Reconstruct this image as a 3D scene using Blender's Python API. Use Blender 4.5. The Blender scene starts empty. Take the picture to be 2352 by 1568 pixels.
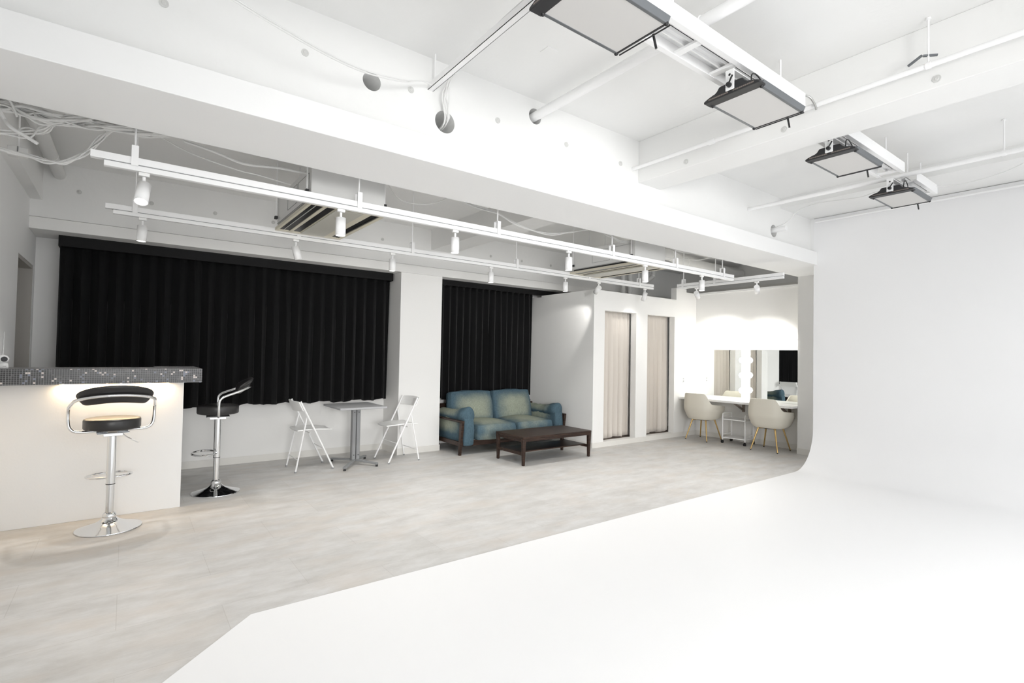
import bpy, bmesh, math, random
from mathutils import Vector, Matrix, noise as mnoise

random.seed(7)
PI = math.pi
scene = bpy.context.scene
COL = scene.collection

# ------------------------------------------------------------------ materials
def new_mat(name):
    m = bpy.data.materials.new(name)
    m.use_nodes = True
    nt = m.node_tree
    return m, nt, nt.nodes['Principled BSDF']

def N(nt, kind, **kw):
    n = nt.nodes.new(kind)
    for k, v in kw.items():
        setattr(n, k, v)
    return n

def srgb(r, g, b):
    f = lambda c: (c/255/12.92) if c/255 <= .04045 else ((c/255+.055)/1.055)**2.4
    return (f(r), f(g), f(b), 1)

def plain(name, col, rough=.5, metal=0.0, bump=0.0, bscale=40, var=0.0, vscale=3.0, spec=.5):
    m, nt, b = new_mat(name)
    b.inputs['Base Color'].default_value = (*col[:3], 1)
    b.inputs['Roughness'].default_value = rough
    b.inputs['Metallic'].default_value = metal
    b.inputs['Specular IOR Level'].default_value = spec
    tc = N(nt, 'ShaderNodeTexCoord')
    if var > 0:
        n = N(nt, 'ShaderNodeTexNoise'); n.inputs['Scale'].default_value = vscale; n.inputs['Detail'].default_value = 5
        nt.links.new(tc.outputs['Object'], n.inputs['Vector'])
        r = N(nt, 'ShaderNodeMapRange')
        r.inputs[1].default_value = .3; r.inputs[2].default_value = .7
        r.inputs[3].default_value = 1-var; r.inputs[4].default_value = 1+var
        nt.links.new(n.outputs['Fac'], r.inputs[0])
        mx = N(nt, 'ShaderNodeVectorMath', operation='SCALE')
        mx.inputs[0].default_value = col[:3]
        nt.links.new(r.outputs[0], mx.inputs['Scale'])
        nt.links.new(mx.outputs[0], b.inputs['Base Color'])
    if bump > 0:
        n2 = N(nt, 'ShaderNodeTexNoise'); n2.inputs['Scale'].default_value = bscale; n2.inputs['Detail'].default_value = 4
        nt.links.new(tc.outputs['Object'], n2.inputs['Vector'])
        bp = N(nt, 'ShaderNodeBump'); bp.inputs['Strength'].default_value = bump; bp.inputs['Distance'].default_value = .01
        nt.links.new(n2.outputs['Fac'], bp.inputs['Height'])
        nt.links.new(bp.outputs[0], b.inputs['Normal'])
    return m

def emit(name, col, strength):
    m, nt, b = new_mat(name)
    b.inputs['Base Color'].default_value = (*col[:3], 1)
    b.inputs['Emission Color'].default_value = (*col[:3], 1)
    b.inputs['Emission Strength'].default_value = strength
    return m

M = {}
M['white_wall'] = plain('white_wall_paint', (.83, .83, .825), .6, bump=.04, bscale=60)
M['concrete_white'] = plain('painted_concrete', (.81, .81, .80), .65, bump=.12, bscale=22, var=.012, vscale=2.2)
M['warm_wall'] = plain('warm_white_wall', (.83, .825, .81), .6, bump=.04, bscale=60)
M['cyclorama'] = plain('cyclorama_paint', (.85, .85, .855), .5, bump=.015, bscale=5)
M['baseboard'] = plain('vinyl_baseboard', (.74, .725, .69), .5)
M['door_taupe'] = plain('door_taupe', (.19, .175, .155), .5)
M['frame_grey'] = plain('door_frame_grey', (.42, .40, .37), .5)
M['white_metal'] = plain('white_powder_coat', (.86, .86, .86), .35)
M['white_plastic'] = plain('white_plastic', (.85, .85, .84), .35)
M['cable_white'] = plain('cable_sheath', (.72, .72, .71), .55)
M['black_metal'] = plain('black_metal', (.018, .018, .02), .45)
M['black_plastic'] = plain('black_plastic', (.012, .012, .013), .4)
M['grey_alu'] = plain('anodised_grey', (.17, .18, .19), .38, metal=.6)
M['chrome'] = plain('chrome', (.82, .83, .84), .06, metal=1.0)
M['black_leather'] = plain('black_vinyl', (.022, .021, .021), .36, bump=.03, bscale=180)
M['grey_laminate'] = plain('grey_laminate', (.40, .405, .415), .6, spec=.25)
M['grey_metal'] = plain('grey_powder_coat', (.26, .265, .27), .4)
M['gold'] = plain('brass_leg', (.72, .50, .22), .22, metal=1.0)
M['cream'] = plain('cream_faux_leather', (.70, .665, .58), .5, bump=.02, bscale=150)
M['ac_ivory'] = plain('air_conditioner_ivory', (.66, .62, .51), .45)
M['ac_panel'] = plain('air_conditioner_panel_grey', (.52, .51, .46), .4)
M['ac_box'] = plain('painted_sheet_metal', (.70, .70, .69), .5, bump=.03, bscale=15)
M['diffuser'] = plain('lamp_diffuser_off', (.60, .59, .575), .55)
M['wood_dark_floor'] = plain('booth_floor_vinyl', (.22, .18, .15), .5)
M['spot_lens'] = emit('lit_lens', (1, .985, .95), 9.0)
M['bulb'] = emit('lit_globe', (1, .97, .90), 21.0)
M['strip'] = emit('warm_strip', (1, .72, .40), 8.0)
M['rubber'] = plain('black_rubber', (.02, .02, .02), .6)
M['steel'] = plain('zinc_steel', (.45, .45, .44), .4, metal=.7)
M['insulation'] = plain('duct_wrap', (.68, .68, .67), .6, bump=.3, bscale=18)
M['bracket_brown'] = plain('bracket_taupe', (.30, .25, .215), .45)
M['plug'] = plain('form_tie_plug', (.60, .60, .585), .7)

# mirror
m, nt, b = new_mat('mirror_glass')
b.inputs['Base Color'].default_value = (.92, .94, .925, 1); b.inputs['Metallic'].default_value = 1; b.inputs['Roughness'].default_value = .0
M['mirror'] = m

# black curtain cloth
m, nt, b = new_mat('black_curtain_cloth')
b.inputs['Base Color'].default_value = (.0052, .0052, .0056, 1); b.inputs['Roughness'].default_value = .85
b.inputs['Sheen Weight'].default_value = .06; b.inputs['Specular IOR Level'].default_value = .15
M['black_cloth'] = m
M['black_board'] = plain('black_pelmet', (.0065, .0065, .0068), .6, spec=.2)

# beige curtain cloth
M['beige_cloth'] = plain('beige_curtain_cloth', (.66, .615, .565), .9, bump=.03, bscale=300, spec=.1)

# floor: concrete look vinyl tiles
m, nt, b = new_mat('concrete_vinyl_floor')
tc = N(nt, 'ShaderNodeTexCoord')
mp = N(nt, 'ShaderNodeMapping'); mp.inputs['Scale'].default_value = (1.0, 2.2, 1)
nt.links.new(tc.outputs['Object'], mp.inputs['Vector'])
n1 = N(nt, 'ShaderNodeTexNoise'); n1.inputs['Scale'].default_value = 3.0; n1.inputs['Detail'].default_value = 8; n1.inputs['Roughness'].default_value = .68
nt.links.new(mp.outputs[0], n1.inputs['Vector'])
mp2 = N(nt, 'ShaderNodeMapping'); mp2.inputs['Scale'].default_value = (6, 60, 1)
nt.links.new(tc.outputs['Object'], mp2.inputs['Vector'])
n2 = N(nt, 'ShaderNodeTexNoise'); n2.inputs['Scale'].default_value = 2.0; n2.inputs['Detail'].default_value = 6; n2.inputs['Roughness'].default_value = .7
nt.links.new(mp2.outputs[0], n2.inputs['Vector'])
n3 = N(nt, 'ShaderNodeTexNoise'); n3.inputs['Scale'].default_value = 2.1; n3.inputs['Detail'].default_value = 4
nt.links.new(mp.outputs[0], n3.inputs['Vector'])
cr = N(nt, 'ShaderNodeValToRGB')
e = cr.color_ramp.elements
e[0].position = .30; e[0].color = (.50, .485, .465, 1)
e[1].position = .70; e[1].color = (.665, .66, .655, 1)
x = e.new(.5); x.color = (.585, .575, .56, 1)
nt.links.new(n1.outputs['Fac'], cr.inputs[0])
mixt = N(nt, 'ShaderNodeMix', data_type='RGBA', blend_type='MIX')
rr = N(nt, 'ShaderNodeMapRange'); rr.inputs[1].default_value = .48; rr.inputs[2].default_value = .68; rr.inputs[3].default_value = 0; rr.inputs[4].default_value = .5
nt.links.new(n3.outputs['Fac'], rr.inputs[0]); nt.links.new(rr.outputs[0], mixt.inputs[0])
nt.links.new(cr.outputs[0], mixt.inputs[6]); mixt.inputs[7].default_value = (.60, .55, .50, 1)
br = N(nt, 'ShaderNodeTexBrick')
br.inputs['Color1'].default_value = (1, 1, 1, 1); br.inputs['Color2'].default_value = (.945, .945, .94, 1); br.inputs['Mortar'].default_value = (.86, .85, .84, 1)
br.inputs['Scale'].default_value = 1; br.inputs['Mortar Size'].default_value = .0018; br.inputs['Brick Width'].default_value = .92; br.inputs['Row Height'].default_value = .46; br.inputs['Bias'].default_value = -.2
nt.links.new(tc.outputs['Object'], br.inputs['Vector'])
mul = N(nt, 'ShaderNodeMix', data_type='RGBA', blend_type='MULTIPLY'); mul.inputs[0].default_value = 1
nt.links.new(mixt.outputs[2], mul.inputs[6]); nt.links.new(br.outputs['Color'], mul.inputs[7])
mul2 = N(nt, 'ShaderNodeMix', data_type='RGBA', blend_type='MULTIPLY'); mul2.inputs[0].default_value = 1
r3 = N(nt, 'ShaderNodeMapRange'); r3.inputs[1].default_value = .3; r3.inputs[2].default_value = .7; r3.inputs[3].default_value = .96; r3.inputs[4].default_value = 1.04
nt.links.new(n2.outputs['Fac'], r3.inputs[0])
nt.links.new(mul.outputs[2], mul2.inputs[6]); nt.links.new(r3.outputs[0], mul2.inputs[7])
nt.links.new(mul2.outputs[2], b.inputs['Base Color'])
b.inputs['Roughness'].default_value = .5
bp = N(nt, 'ShaderNodeBump'); bp.inputs['Strength'].default_value = .08; bp.inputs['Distance'].default_value = .004
nt.links.new(n2.outputs['Fac'], bp.inputs['Height']); nt.links.new(bp.outputs[0], b.inputs['Normal'])
M['floor'] = m

# mosaic tile (object space, faces sit at tile centres along their own normal)
TP = .0146
m, nt, b = new_mat('black_mosaic_tile')
tc = N(nt, 'ShaderNodeTexCoord')
sc = N(nt, 'ShaderNodeVectorMath', operation='SCALE'); sc.inputs['Scale'].default_value = 1/TP
nt.links.new(tc.outputs['Object'], sc.inputs[0])
fl = N(nt, 'ShaderNodeVectorMath', operation='FLOOR'); nt.links.new(sc.outputs[0], fl.inputs[0])
fr = N(nt, 'ShaderNodeVectorMath', operation='FRACTION'); nt.links.new(sc.outputs[0], fr.inputs[0])
sb = N(nt, 'ShaderNodeVectorMath', operation='SUBTRACT'); sb.inputs[1].default_value = (.5, .5, .5); nt.links.new(fr.outputs[0], sb.inputs[0])
ab = N(nt, 'ShaderNodeVectorMath', operation='ABSOLUTE'); nt.links.new(sb.outputs[0], ab.inputs[0])
sx = N(nt, 'ShaderNodeSeparateXYZ'); nt.links.new(ab.outputs[0], sx.inputs[0])
m1 = N(nt, 'ShaderNodeMath', operation='MAXIMUM'); nt.links.new(sx.outputs[0], m1.inputs[0]); nt.links.new(sx.outputs[1], m1.inputs[1])
m2 = N(nt, 'ShaderNodeMath', operation='MAXIMUM'); nt.links.new(m1.outputs[0], m2.inputs[0]); nt.links.new(sx.outputs[2], m2.inputs[1])
gt = N(nt, 'ShaderNodeMath', operation='GREATER_THAN'); gt.inputs[1].default_value = .425; nt.links.new(m2.outputs[0], gt.inputs[0])
wn = N(nt, 'ShaderNodeTexWhiteNoise', noise_dimensions='3D'); nt.links.new(fl.outputs[0], wn.inputs['Vector'])
cr = N(nt, 'ShaderNodeValToRGB'); cr.color_ramp.interpolation = 'CONSTANT'
e = cr.color_ramp.elements
e[0].position = 0; e[0].color = (.012, .012, .014, 1)
e[1].position = .62; e[1].color = (.03, .03, .033, 1)
for p, c in ((.80, (.07, .068, .07, 1)), (.885, (.18, .20, .26, 1)), (.94, (.66, .59, .56, 1))):
    x = e.new(p); x.color = c
nt.links.new(wn.outputs['Value'], cr.inputs[0])
mx = N(nt, 'ShaderNodeMix', data_type='RGBA'); nt.links.new(gt.outputs[0], mx.inputs[0])
nt.links.new(cr.outputs[0], mx.inputs[6]); mx.inputs[7].default_value = (.28, .28, .28, 1)
nt.links.new(mx.outputs[2], b.inputs['Base Color'])
rg = N(nt, 'ShaderNodeMapRange'); rg.inputs[3].default_value = .3; rg.inputs[4].default_value = .7
nt.links.new(gt.outputs[0], rg.inputs[0]); nt.links.new(rg.outputs[0], b.inputs['Roughness'])
M['mosaic'] = m

# walnut
m, nt, b = new_mat('dark_walnut')
tc = N(nt, 'ShaderNodeTexCoord')
mp = N(nt, 'ShaderNodeMapping'); mp.inputs['Scale'].default_value = (2, 22, 22)
nt.links.new(tc.outputs['Object'], mp.inputs['Vector'])
n1 = N(nt, 'ShaderNodeTexNoise'); n1.inputs['Scale'].default_value = 2.5; n1.inputs['Detail'].default_value = 6; n1.inputs['Distortion'].default_value = .6
nt.links.new(mp.outputs[0], n1.inputs['Vector'])
cr = N(nt, 'ShaderNodeValToRGB'); e = cr.color_ramp.elements
e[0].position = .3; e[0].color = (.014, .008, .006, 1); e[1].position = .75; e[1].color = (.058, .032, .022, 1)
nt.links.new(n1.outputs['Fac'], cr.inputs[0]); nt.links.new(cr.outputs[0], b.inputs['Base Color'])
b.inputs['Roughness'].default_value = .40; b.inputs['Specular IOR Level'].default_value = .28
M['walnut'] = m

# washed denim: dyed dark at the edges, bleached where the cloth has been washed out
def denim(name, axis_scale, r0, r1, centre=(.5, .5, .5)):
    m, nt, b = new_mat(name)
    tc = N(nt, 'ShaderNodeTexCoord')
    s = N(nt, 'ShaderNodeVectorMath', operation='SUBTRACT'); s.inputs[1].default_value = centre
    nt.links.new(tc.outputs['Generated'], s.inputs[0])
    q = N(nt, 'ShaderNodeVectorMath', operation='MULTIPLY'); q.inputs[1].default_value = axis_scale
    nt.links.new(s.outputs[0], q.inputs[0])
    q2 = N(nt, 'ShaderNodeVectorMath', operation='MULTIPLY'); nt.links.new(q.outputs[0], q2.inputs[0]); nt.links.new(q.outputs[0], q2.inputs[1])
    ln = N(nt, 'ShaderNodeVectorMath', operation='LENGTH'); nt.links.new(q2.outputs[0], ln.inputs[0])
    nz = N(nt, 'ShaderNodeTexNoise'); nz.inputs['Scale'].default_value = 6; nz.inputs['Detail'].default_value = 5
    nt.links.new(tc.outputs['Object'], nz.inputs['Vector'])
    ad = N(nt, 'ShaderNodeMath', operation='MULTIPLY_ADD'); ad.inputs[1].default_value = .16; nt.links.new(nz.outputs['Fac'], ad.inputs[0]); nt.links.new(ln.outputs['Value'], ad.inputs[2])
    r = N(nt, 'ShaderNodeMapRange', interpolation_type='SMOOTHSTEP'); r.inputs[1].default_value = r0*r0+.06; r.inputs[2].default_value = r1*r1+.09
    r.inputs[3].default_value = 1; r.inputs[4].default_value = 0
    nt.links.new(ad.outputs[0], r.inputs[0])
    mx = N(nt, 'ShaderNodeMix', data_type='RGBA'); nt.links.new(r.outputs[0], mx.inputs[0])
    mx.inputs[6].default_value = (.072, .118, .148, 1); mx.inputs[7].default_value = (.30, .325, .26, 1)
    mp = N(nt, 'ShaderNodeMapping'); mp.inputs['Scale'].default_value = (160, 160, 25)
    nt.links.new(tc.outputs['Object'], mp.inputs['Vector'])
    n2 = N(nt, 'ShaderNodeTexNoise'); n2.inputs['Scale'].default_value = 1; n2.inputs['Detail'].default_value = 3
    nt.links.new(mp.outputs[0], n2.inputs['Vector'])
    r2 = N(nt, 'ShaderNodeMapRange'); r2.inputs[1].default_value = .3; r2.inputs[2].default_value = .7; r2.inputs[3].default_value = .8; r2.inputs[4].default_value = 1.2
    nt.links.new(n2.outputs['Fac'], r2.inputs[0])
    ml = N(nt, 'ShaderNodeMix', data_type='RGBA', blend_type='MULTIPLY'); ml.inputs[0].default_value = 1
    nt.links.new(mx.outputs[2], ml.inputs[6]); nt.links.new(r2.outputs[0], ml.inputs[7])
    nt.links.new(ml.outputs[2], b.inputs['Base Color'])
    b.inputs['Roughness'].default_value = .9; b.inputs['Specular IOR Level'].default_value = .1
    return m
M['denim_back'] = denim('washed_denim_back', (1.05, 0, 1.0), .14, .48, (.52, .5, .48))
M['denim_seat'] = denim('washed_denim_seat', (1.0, .9, 0), .14, .44, (.45, .42, .5))
M['denim_arm'] = denim('washed_denim_arm', (0, .75, .9), .12, .40, (.5, .68, .78))

# ------------------------------------------------------------------ geometry helpers
class MB:
    def __init__(self):
        self.bm = bmesh.new()
    def box(self, lo, hi, mat=None):
        cs = [Vector((x, y, z)) for z in (lo[2], hi[2]) for y in (lo[1], hi[1]) for x in (lo[0], hi[0])]
        if mat is not None: cs = [mat @ c for c in cs]
        v = [self.bm.verts.new(c) for c in cs]
        for f in ((0, 2, 3, 1), (4, 5, 7, 6), (0, 1, 5, 4), (2, 6, 7, 3), (0, 4, 6, 2), (1, 3, 7, 5)):
            self.bm.faces.new([v[i] for i in f])
        return self
    def bar(self, p0, p1, w, h, up=(0, 0, 1)):
        """rectangular bar between two points, w across, h along up"""
        p0, p1 = Vector(p0), Vector(p1); d = (p1-p0); L = d.length; d.normalize()
        u = Vector(up); s = d.cross(u)
        if s.length < 1e-5: s = d.cross(Vector((1, 0, 0)))
        s.normalize(); u = s.cross(d)
        mt = Matrix((( d.x, s.x, u.x, p0.x), (d.y, s.y, u.y, p0.y), (d.z, s.z, u.z, p0.z), (0, 0, 0, 1)))
        return self.box((0, -w/2, -h/2), (L, w/2, h/2), mt)
    def taper(self, p0, p1, a0, a1):
        """square tapered leg from p0 (half size a0 (x,y)) to p1 (a1)"""
        v = []
        for p, a in ((p0, a0), (p1, a1)):
            for sx, sy in ((-1, -1), (1, -1), (1, 1), (-1, 1)):
                v.append(self.bm.verts.new((p[0]+sx*a[0], p[1]+sy*a[1], p[2])))
        self.bm.faces.new(v[0:4][::-1]); self.bm.faces.new(v[4:8])
        for i in range(4):
            j = (i+1) % 4
            self.bm.faces.new((v[i], v[j], v[4+j], v[4+i]))
        return self
    def cyl(self, p0, p1, r0, r1=None, seg=20, caps=True):
        r1 = r0 if r1 is None else r1
        p0, p1 = Vector(p0), Vector(p1); d = (p1-p0).normalized()
        s = d.orthogonal().normalized(); t = d.cross(s)
        a = [self.bm.verts.new(p0+(s*math.cos(2*PI*i/seg)+t*math.sin(2*PI*i/seg))*r0) for i in range(seg)]
        b = [self.bm.verts.new(p1+(s*math.cos(2*PI*i/seg)+t*math.sin(2*PI*i/seg))*r1) for i in range(seg)]
        for i in range(seg):
            j = (i+1) % seg
            self.bm.faces.new((a[i], a[j], b[j], b[i]))
        if caps:
            self.bm.faces.new(a[::-1]); self.bm.faces.new(b)
        return self
    def tube(self, pts, r, seg=10, closed=False, caps=True):
        pts = [Vector(p) for p in pts]; n = len(pts); rings = []
        ref = None
        for i in range(n):
            if closed: t = pts[(i+1) % n]-pts[i-1]
            else: t = pts[min(i+1, n-1)]-pts[max(i-1, 0)]
            t.normalize()
            if ref is None: ref = t.orthogonal().normalized()
            ref = (ref-t*ref.dot(t))
            ref = ref.normalized() if ref.length > 1e-6 else t.orthogonal().normalized()
            s = t.cross(ref)
            rr = r[i] if isinstance(r, (list, tuple)) else r
            rings.append([self.bm.verts.new(pts[i]+(ref*math.cos(2*PI*k/seg)+s*math.sin(2*PI*k/seg))*rr) for k in range(seg)])
        m = n if closed else n-1
        for i in range(m):
            a, b = rings[i], rings[(i+1) % n]
            off = 0
            if closed and i == n-1:
                off = min(range(seg), key=lambda o: (a[0].co-b[o].co).length)
            for k in range(seg):
                l = (k+1) % seg
                self.bm.faces.new((a[k], a[l], b[(l+off) % seg], b[(k+off) % seg]))
        if not closed and caps:
            self.bm.faces.new(rings[0][::-1]); self.bm.faces.new(rings[-1])
        return self
    def lathe(self, prof, seg=40, centre=(0, 0, 0)):
        c = Vector(centre); rings = []
        for r, z in prof:
            if r < 1e-6: rings.append([self.bm.verts.new(c+Vector((0, 0, z)))])
            else: rings.append([self.bm.verts.new(c+Vector((r*math.cos(2*PI*i/seg), r*math.sin(2*PI*i/seg), z))) for i in range(seg)])
        for a, b in zip(rings, rings[1:]):
            for i in range(seg):
                j = (i+1) % seg
                if len(a) == 1 and len(b) == 1: continue
                if len(a) == 1: self.bm.faces.new((a[0], b[j], b[i]))
                elif len(b) == 1: self.bm.faces.new((a[i], a[j], b[0]))
                else: self.bm.faces.new((a[i], a[j], b[j], b[i]))
        return self
    def prism(self, poly, axis, lo, hi):
        """extrude a 2-D polygon along axis 'x'|'y'|'z'"""
        def P(u, v, w):
            return {'x': (w, u, v), 'y': (u, w, v), 'z': (u, v, w)}[axis]
        a = [self.bm.verts.new(P(u, v, lo)) for u, v in poly]; b = [self.bm.verts.new(P(u, v, hi)) for u, v in poly]
        self.bm.faces.new(a); self.bm.faces.new(b[::-1])
        n = len(poly)
        for i in range(n):
            j = (i+1) % n
            self.bm.faces.new((a[i], b[i], b[j], a[j]))
        return self
    def sphere(self, c, r, seg=20, rings=12, squash=1.0):
        prof = [(r*math.sin(PI*i/rings), -r*squash*math.cos(PI*i/rings)) for i in range(rings+1)]
        prof[0] = (0, prof[0][1]); prof[-1] = (0, prof[-1][1])
        return self.lathe(prof, seg, c)
    def grid(self, fn, nu, nv):
        vs = [[self.bm.verts.new(fn(i/nu, j/nv)) for j in range(nv+1)] for i in range(nu+1)]
        for i in range(nu):
            for j in range(nv):
                self.bm.faces.new((vs[i][j], vs[i+1][j], vs[i+1][j+1], vs[i][j+1]))
        return self
    def cushion(self, c, half, n=14, rnd=.35, puff=.28, thin=2, wr=.006, seed=0, rot=None):
        c = Vector(c); h = Vector(half); cache = {}
        def vert(p):
            k = tuple(round(x, 5) for x in p)
            if k in cache: return cache[k]
            v = Vector(p); nn = v.normalized()*1.12
            q = v*(1-rnd)+nn*rnd
            ax = [a for a in (0, 1, 2) if a != thin]
            f = 1-puff*(1-(1-p[ax[0]]**2)*(1-p[ax[1]]**2))
            q[thin] *= f
            w = Vector((q.x*h.x, q.y*h.y, q.z*h.z))
            d = mnoise.noise(w*9+Vector((seed*7.3, seed*3.1, seed)))*wr+mnoise.noise(w*26+Vector((seed, 0, 0)))*wr*.5
            w += w.normalized()*d
            if rot is not None: w = rot @ w
            cache[k] = self.bm.verts.new(c+w)
            return cache[k]
        g = [-1+2*i/n for i in range(n+1)]
        for a in (0, 1, 2):
            u, w = [k for k in (0, 1, 2) if k != a]
            for s in (-1, 1):
                for i in range(n):
                    for j in range(n):
                        ps = []
                        for di, dj in ((0, 0), (1, 0), (1, 1), (0, 1)):
                            p = [0, 0, 0]; p[a] = s; p[u] = g[i+di]; p[w] = g[j+dj]; ps.append(vert(p))
                        self.bm.faces.new(ps)
        return self
    def build(self, name, mat, parent=None, smooth=True, bevel=0, solid=0, sub=0, angle=35, segs=2):
        bmesh.ops.recalc_face_normals(self.bm, faces=self.bm.faces)
        me = bpy.data.meshes.new(name); self.bm.to_mesh(me); self.bm.free()
        me.materials.append(mat)
        if smooth:
            for p in me.polygons: p.use_smooth = True
            me.set_sharp_from_angle(angle=math.radians(angle))
        o = bpy.data.objects.new(name, me); COL.objects.link(o)
        if parent is not None: o.parent = parent
        if solid:
            md = o.modifiers.new('thickness', 'SOLIDIFY'); md.thickness = solid; md.offset = 0
        if bevel:
            md = o.modifiers.new('edges', 'BEVEL'); md.width = bevel; md.segments = segs; md.limit_method = 'ANGLE'; md.angle_limit = math.radians(40)
        if sub:
            md = o.modifiers.new('smooth', 'SUBSURF'); md.levels = sub; md.render_levels = sub
        return o

def B(lo, hi): return MB().box(lo, hi)

def tag(o, label, cat, group=None, kind=None):
    o['label'] = label; o['category'] = cat
    if group: o['group'] = group
    if kind: o['kind'] = kind
    return o

def thing(name, label, cat, loc=(0, 0, 0), rz=0, group=None):
    o = bpy.data.objects.new(name, None); COL.objects.link(o)
    o.location = loc; o.rotation_euler = (0, 0, rz); o.empty_display_size = .1
    return tag(o, label, cat, group)

KIDS = lambda o: [c for c in bpy.data.objects if c.parent == o]
def copy_tree(o, parent=None):
    c = o.copy(); COL.objects.link(c)
    if parent is not None: c.parent = parent
    for ch in KIDS(o): copy_tree(ch, c)
    return c

def dup(o, label, loc, rz=0):
    c = copy_tree(o); c.location = loc; c.rotation_euler = (0, 0, rz); c['label'] = label
    return c

def struct(name, mb, mat, label=None, cat=None, bevel=0, smooth=False, parent=None, **kw):
    o = mb.build(name, mat, parent, smooth=smooth, bevel=bevel, **kw)
    if parent is None:
        o['kind'] = 'structure'
        if label: o['label'] = label
        if cat: o['category'] = cat
    return o

def smooth_path(pts, k=6):
    P = [Vector(p) for p in pts]; out = []
    for i in range(len(P)-1):
        p0 = P[max(i-1, 0)]; p1 = P[i]; p2 = P[i+1]; p3 = P[min(i+2, len(P)-1)]
        for t in range(k):
            s = t/k
            out.append(.5*((2*p1)+(-p0+p2)*s+(2*p0-5*p1+4*p2-p3)*s*s+(-p0+3*p1-3*p2+p3)*s**3))
    out.append(P[-1])
    return out

# ------------------------------------------------------------------ room shell
CZ = 3.36          # studio ceiling
LZ = 3.15          # lounge ceiling
WY = 7.05          # window wall
YC = 3.005         # edge of the cyclorama
XC = 7.16          # cyclorama wall

struct('floor', B((-2.5, -4.2, -.12), (9.6, 7.4, 0)), M['floor'], 'grey beige concrete-look vinyl tile floor', 'floor')
struct('ceiling', B((-2.5, -4.2, CZ), (9.6, 3.3, CZ+.12)), M['concrete_white'], 'white painted concrete ceiling over the studio', 'ceiling')
struct('ceiling_lounge', B((-2.5, 3.5, LZ), (9.6, 7.4, LZ+.2)), M['concrete_white'], 'white painted slab above the lounge', 'ceiling')
# window wall: lower sill wall, then concrete beam above with projecting lintel
struct('wall_back', B((-.98, WY, 0), (9.6, WY+.2, LZ)), M['warm_wall'], 'white wall behind the black curtains', 'wall')
struct('beam_window', B((-.76, 6.55, 2.615), (9.4, WY, LZ)), M['concrete_white'], 'white concrete beam over the window wall', 'beam')
struct('lintel_window', B((-.76, 6.53, 2.497), (9.4, WY, 2.61)), M['warm_wall'], 'white lintel board over the curtains', 'lintel', bevel=.004)
struct('column_window', B((2.99, 6.545, 0), (3.63, WY, 2.497)), M['warm_wall'], 'white square column between the two curtained bays', 'column', bevel=.004)
struct('beam_lounge_middle', B((3.44, 3.5, 2.86), (3.78, 6.55, LZ)), M['concrete_white'], 'white cross beam above the lounge column', 'beam')
struct('beam_lounge_left', B((-.98, 3.5, 2.775), (-.674, 6.55, LZ)), M['concrete_white'], 'white cross beam along the left wall', 'beam')
# left wall with a recessed door near the window wall
struct('wall_left', MB().box((-.98, -4.2, 0), (-.76, 6.05, CZ)).box((-.98, 6.05, 2.19), (-.76, 6.93, LZ)).box((-.98, 6.93, 0), (-.76, WY, LZ)), M['white_wall'], 'white wall at the left with a recessed door', 'wall')
d = thing('door_1', 'dark taupe door recessed in the left wall', 'door', (-.93, 6.05, 0)); d['kind'] = 'structure'
B((0, .03, 0), (.04, .85, 2.15)).build('door_leaf', M['door_taupe'], d, smooth=False, bevel=.003)
MB().box((-.02, 0, 0), (.168, .03, 2.187)).box((-.02, .85, 0), (.168, .878, 2.187)).box((-.02, .03, 2.155), (.168, .85, 2.187)).build('door_frame', M['frame_grey'], d, smooth=False)
MB().box((.045, .12, 2.05), (.10, .36, 2.11)).box((.06, .36, 2.09), (.075, .60, 2.105)).build('door_closer', M['black_metal'], d, bevel=.006)

# main beam with sleeve holes: upper face set back, boxed lower band proud of it
def beam_with_holes():
    mb = B((-.98, 3.05, 2.80), (9.4, 3.576, CZ+.1))
    o = mb.build('beam_main', M['concrete_white'], None, smooth=False)
    cut = MB()
    for x, z, r in HOLES:
        cut.cyl((x, 2.9, z), (x, 3.75, z), r, seg=40)
    c = cut.build('cutter', M['concrete_white'], None, smooth=False)
    md = o.modifiers.new('holes', 'BOOLEAN'); md.object = c; md.operation = 'DIFFERENCE'; md.solver = 'EXACT'
    dg = bpy.context.evaluated_depsgraph_get()
    me = bpy.data.meshes.new_from_object(o.evaluated_get(dg))
    o.modifiers.clear(); o.data = me
    cm = c.data; bpy.data.objects.remove(c); bpy.data.meshes.remove(cm)
    return o
HOLES = ((1.168, 3.068, .058), (1.685, 2.962, .075), (2.47, 3.232, .060), (6.19, 2.935, .075))
bmn = beam_with_holes(); bmn['kind'] = 'structure'; bmn['label'] = 'deep white concrete beam pierced by round pipe sleeves'; bmn['category'] = 'beam'
struct('beam_main_casing', B((-.98, 2.965, 2.628), (9.4, 3.576, 2.80)), M['white_wall'], 'white boxed lower part of the deep main beam', 'beam', bevel=.004)
struct('beam_cross', B((3.695, -4.2, 2.98), (4.01, 3.05, CZ)), M['concrete_white'], 'white cross beam spanning the studio ceiling', 'beam', bevel=.004)
struct('beam_end', B((6.36, -4.2, 3.24), (7.4, 3.05, CZ)), M['concrete_white'], 'shallow white beam above the cyclorama wall', 'beam')
struct('wall_right', B((7.30, -4.2, 0), (7.42, 2.9, CZ)).box((XC-.001, YC, 2.80), (7.42, 3.05, 3.24)).box((XC-.001, 2.955, 2.630), (7.42, 2.965, 2.80)), M['white_wall'], 'white wall behind the cyclorama', 'wall')
struct('pillar_mirror', B((8.0, 2.95, 0), (8.32, 3.575, 2.628)), M['warm_wall'], 'white pillar at the end of the mirror wall', 'pillar')
struct('baseboard_pillar', B((7.992, 2.95, 0), (8.0, 3.58, .085)), M['baseboard'], 'pale vinyl baseboard on the pillar', 'baseboard')

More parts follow.
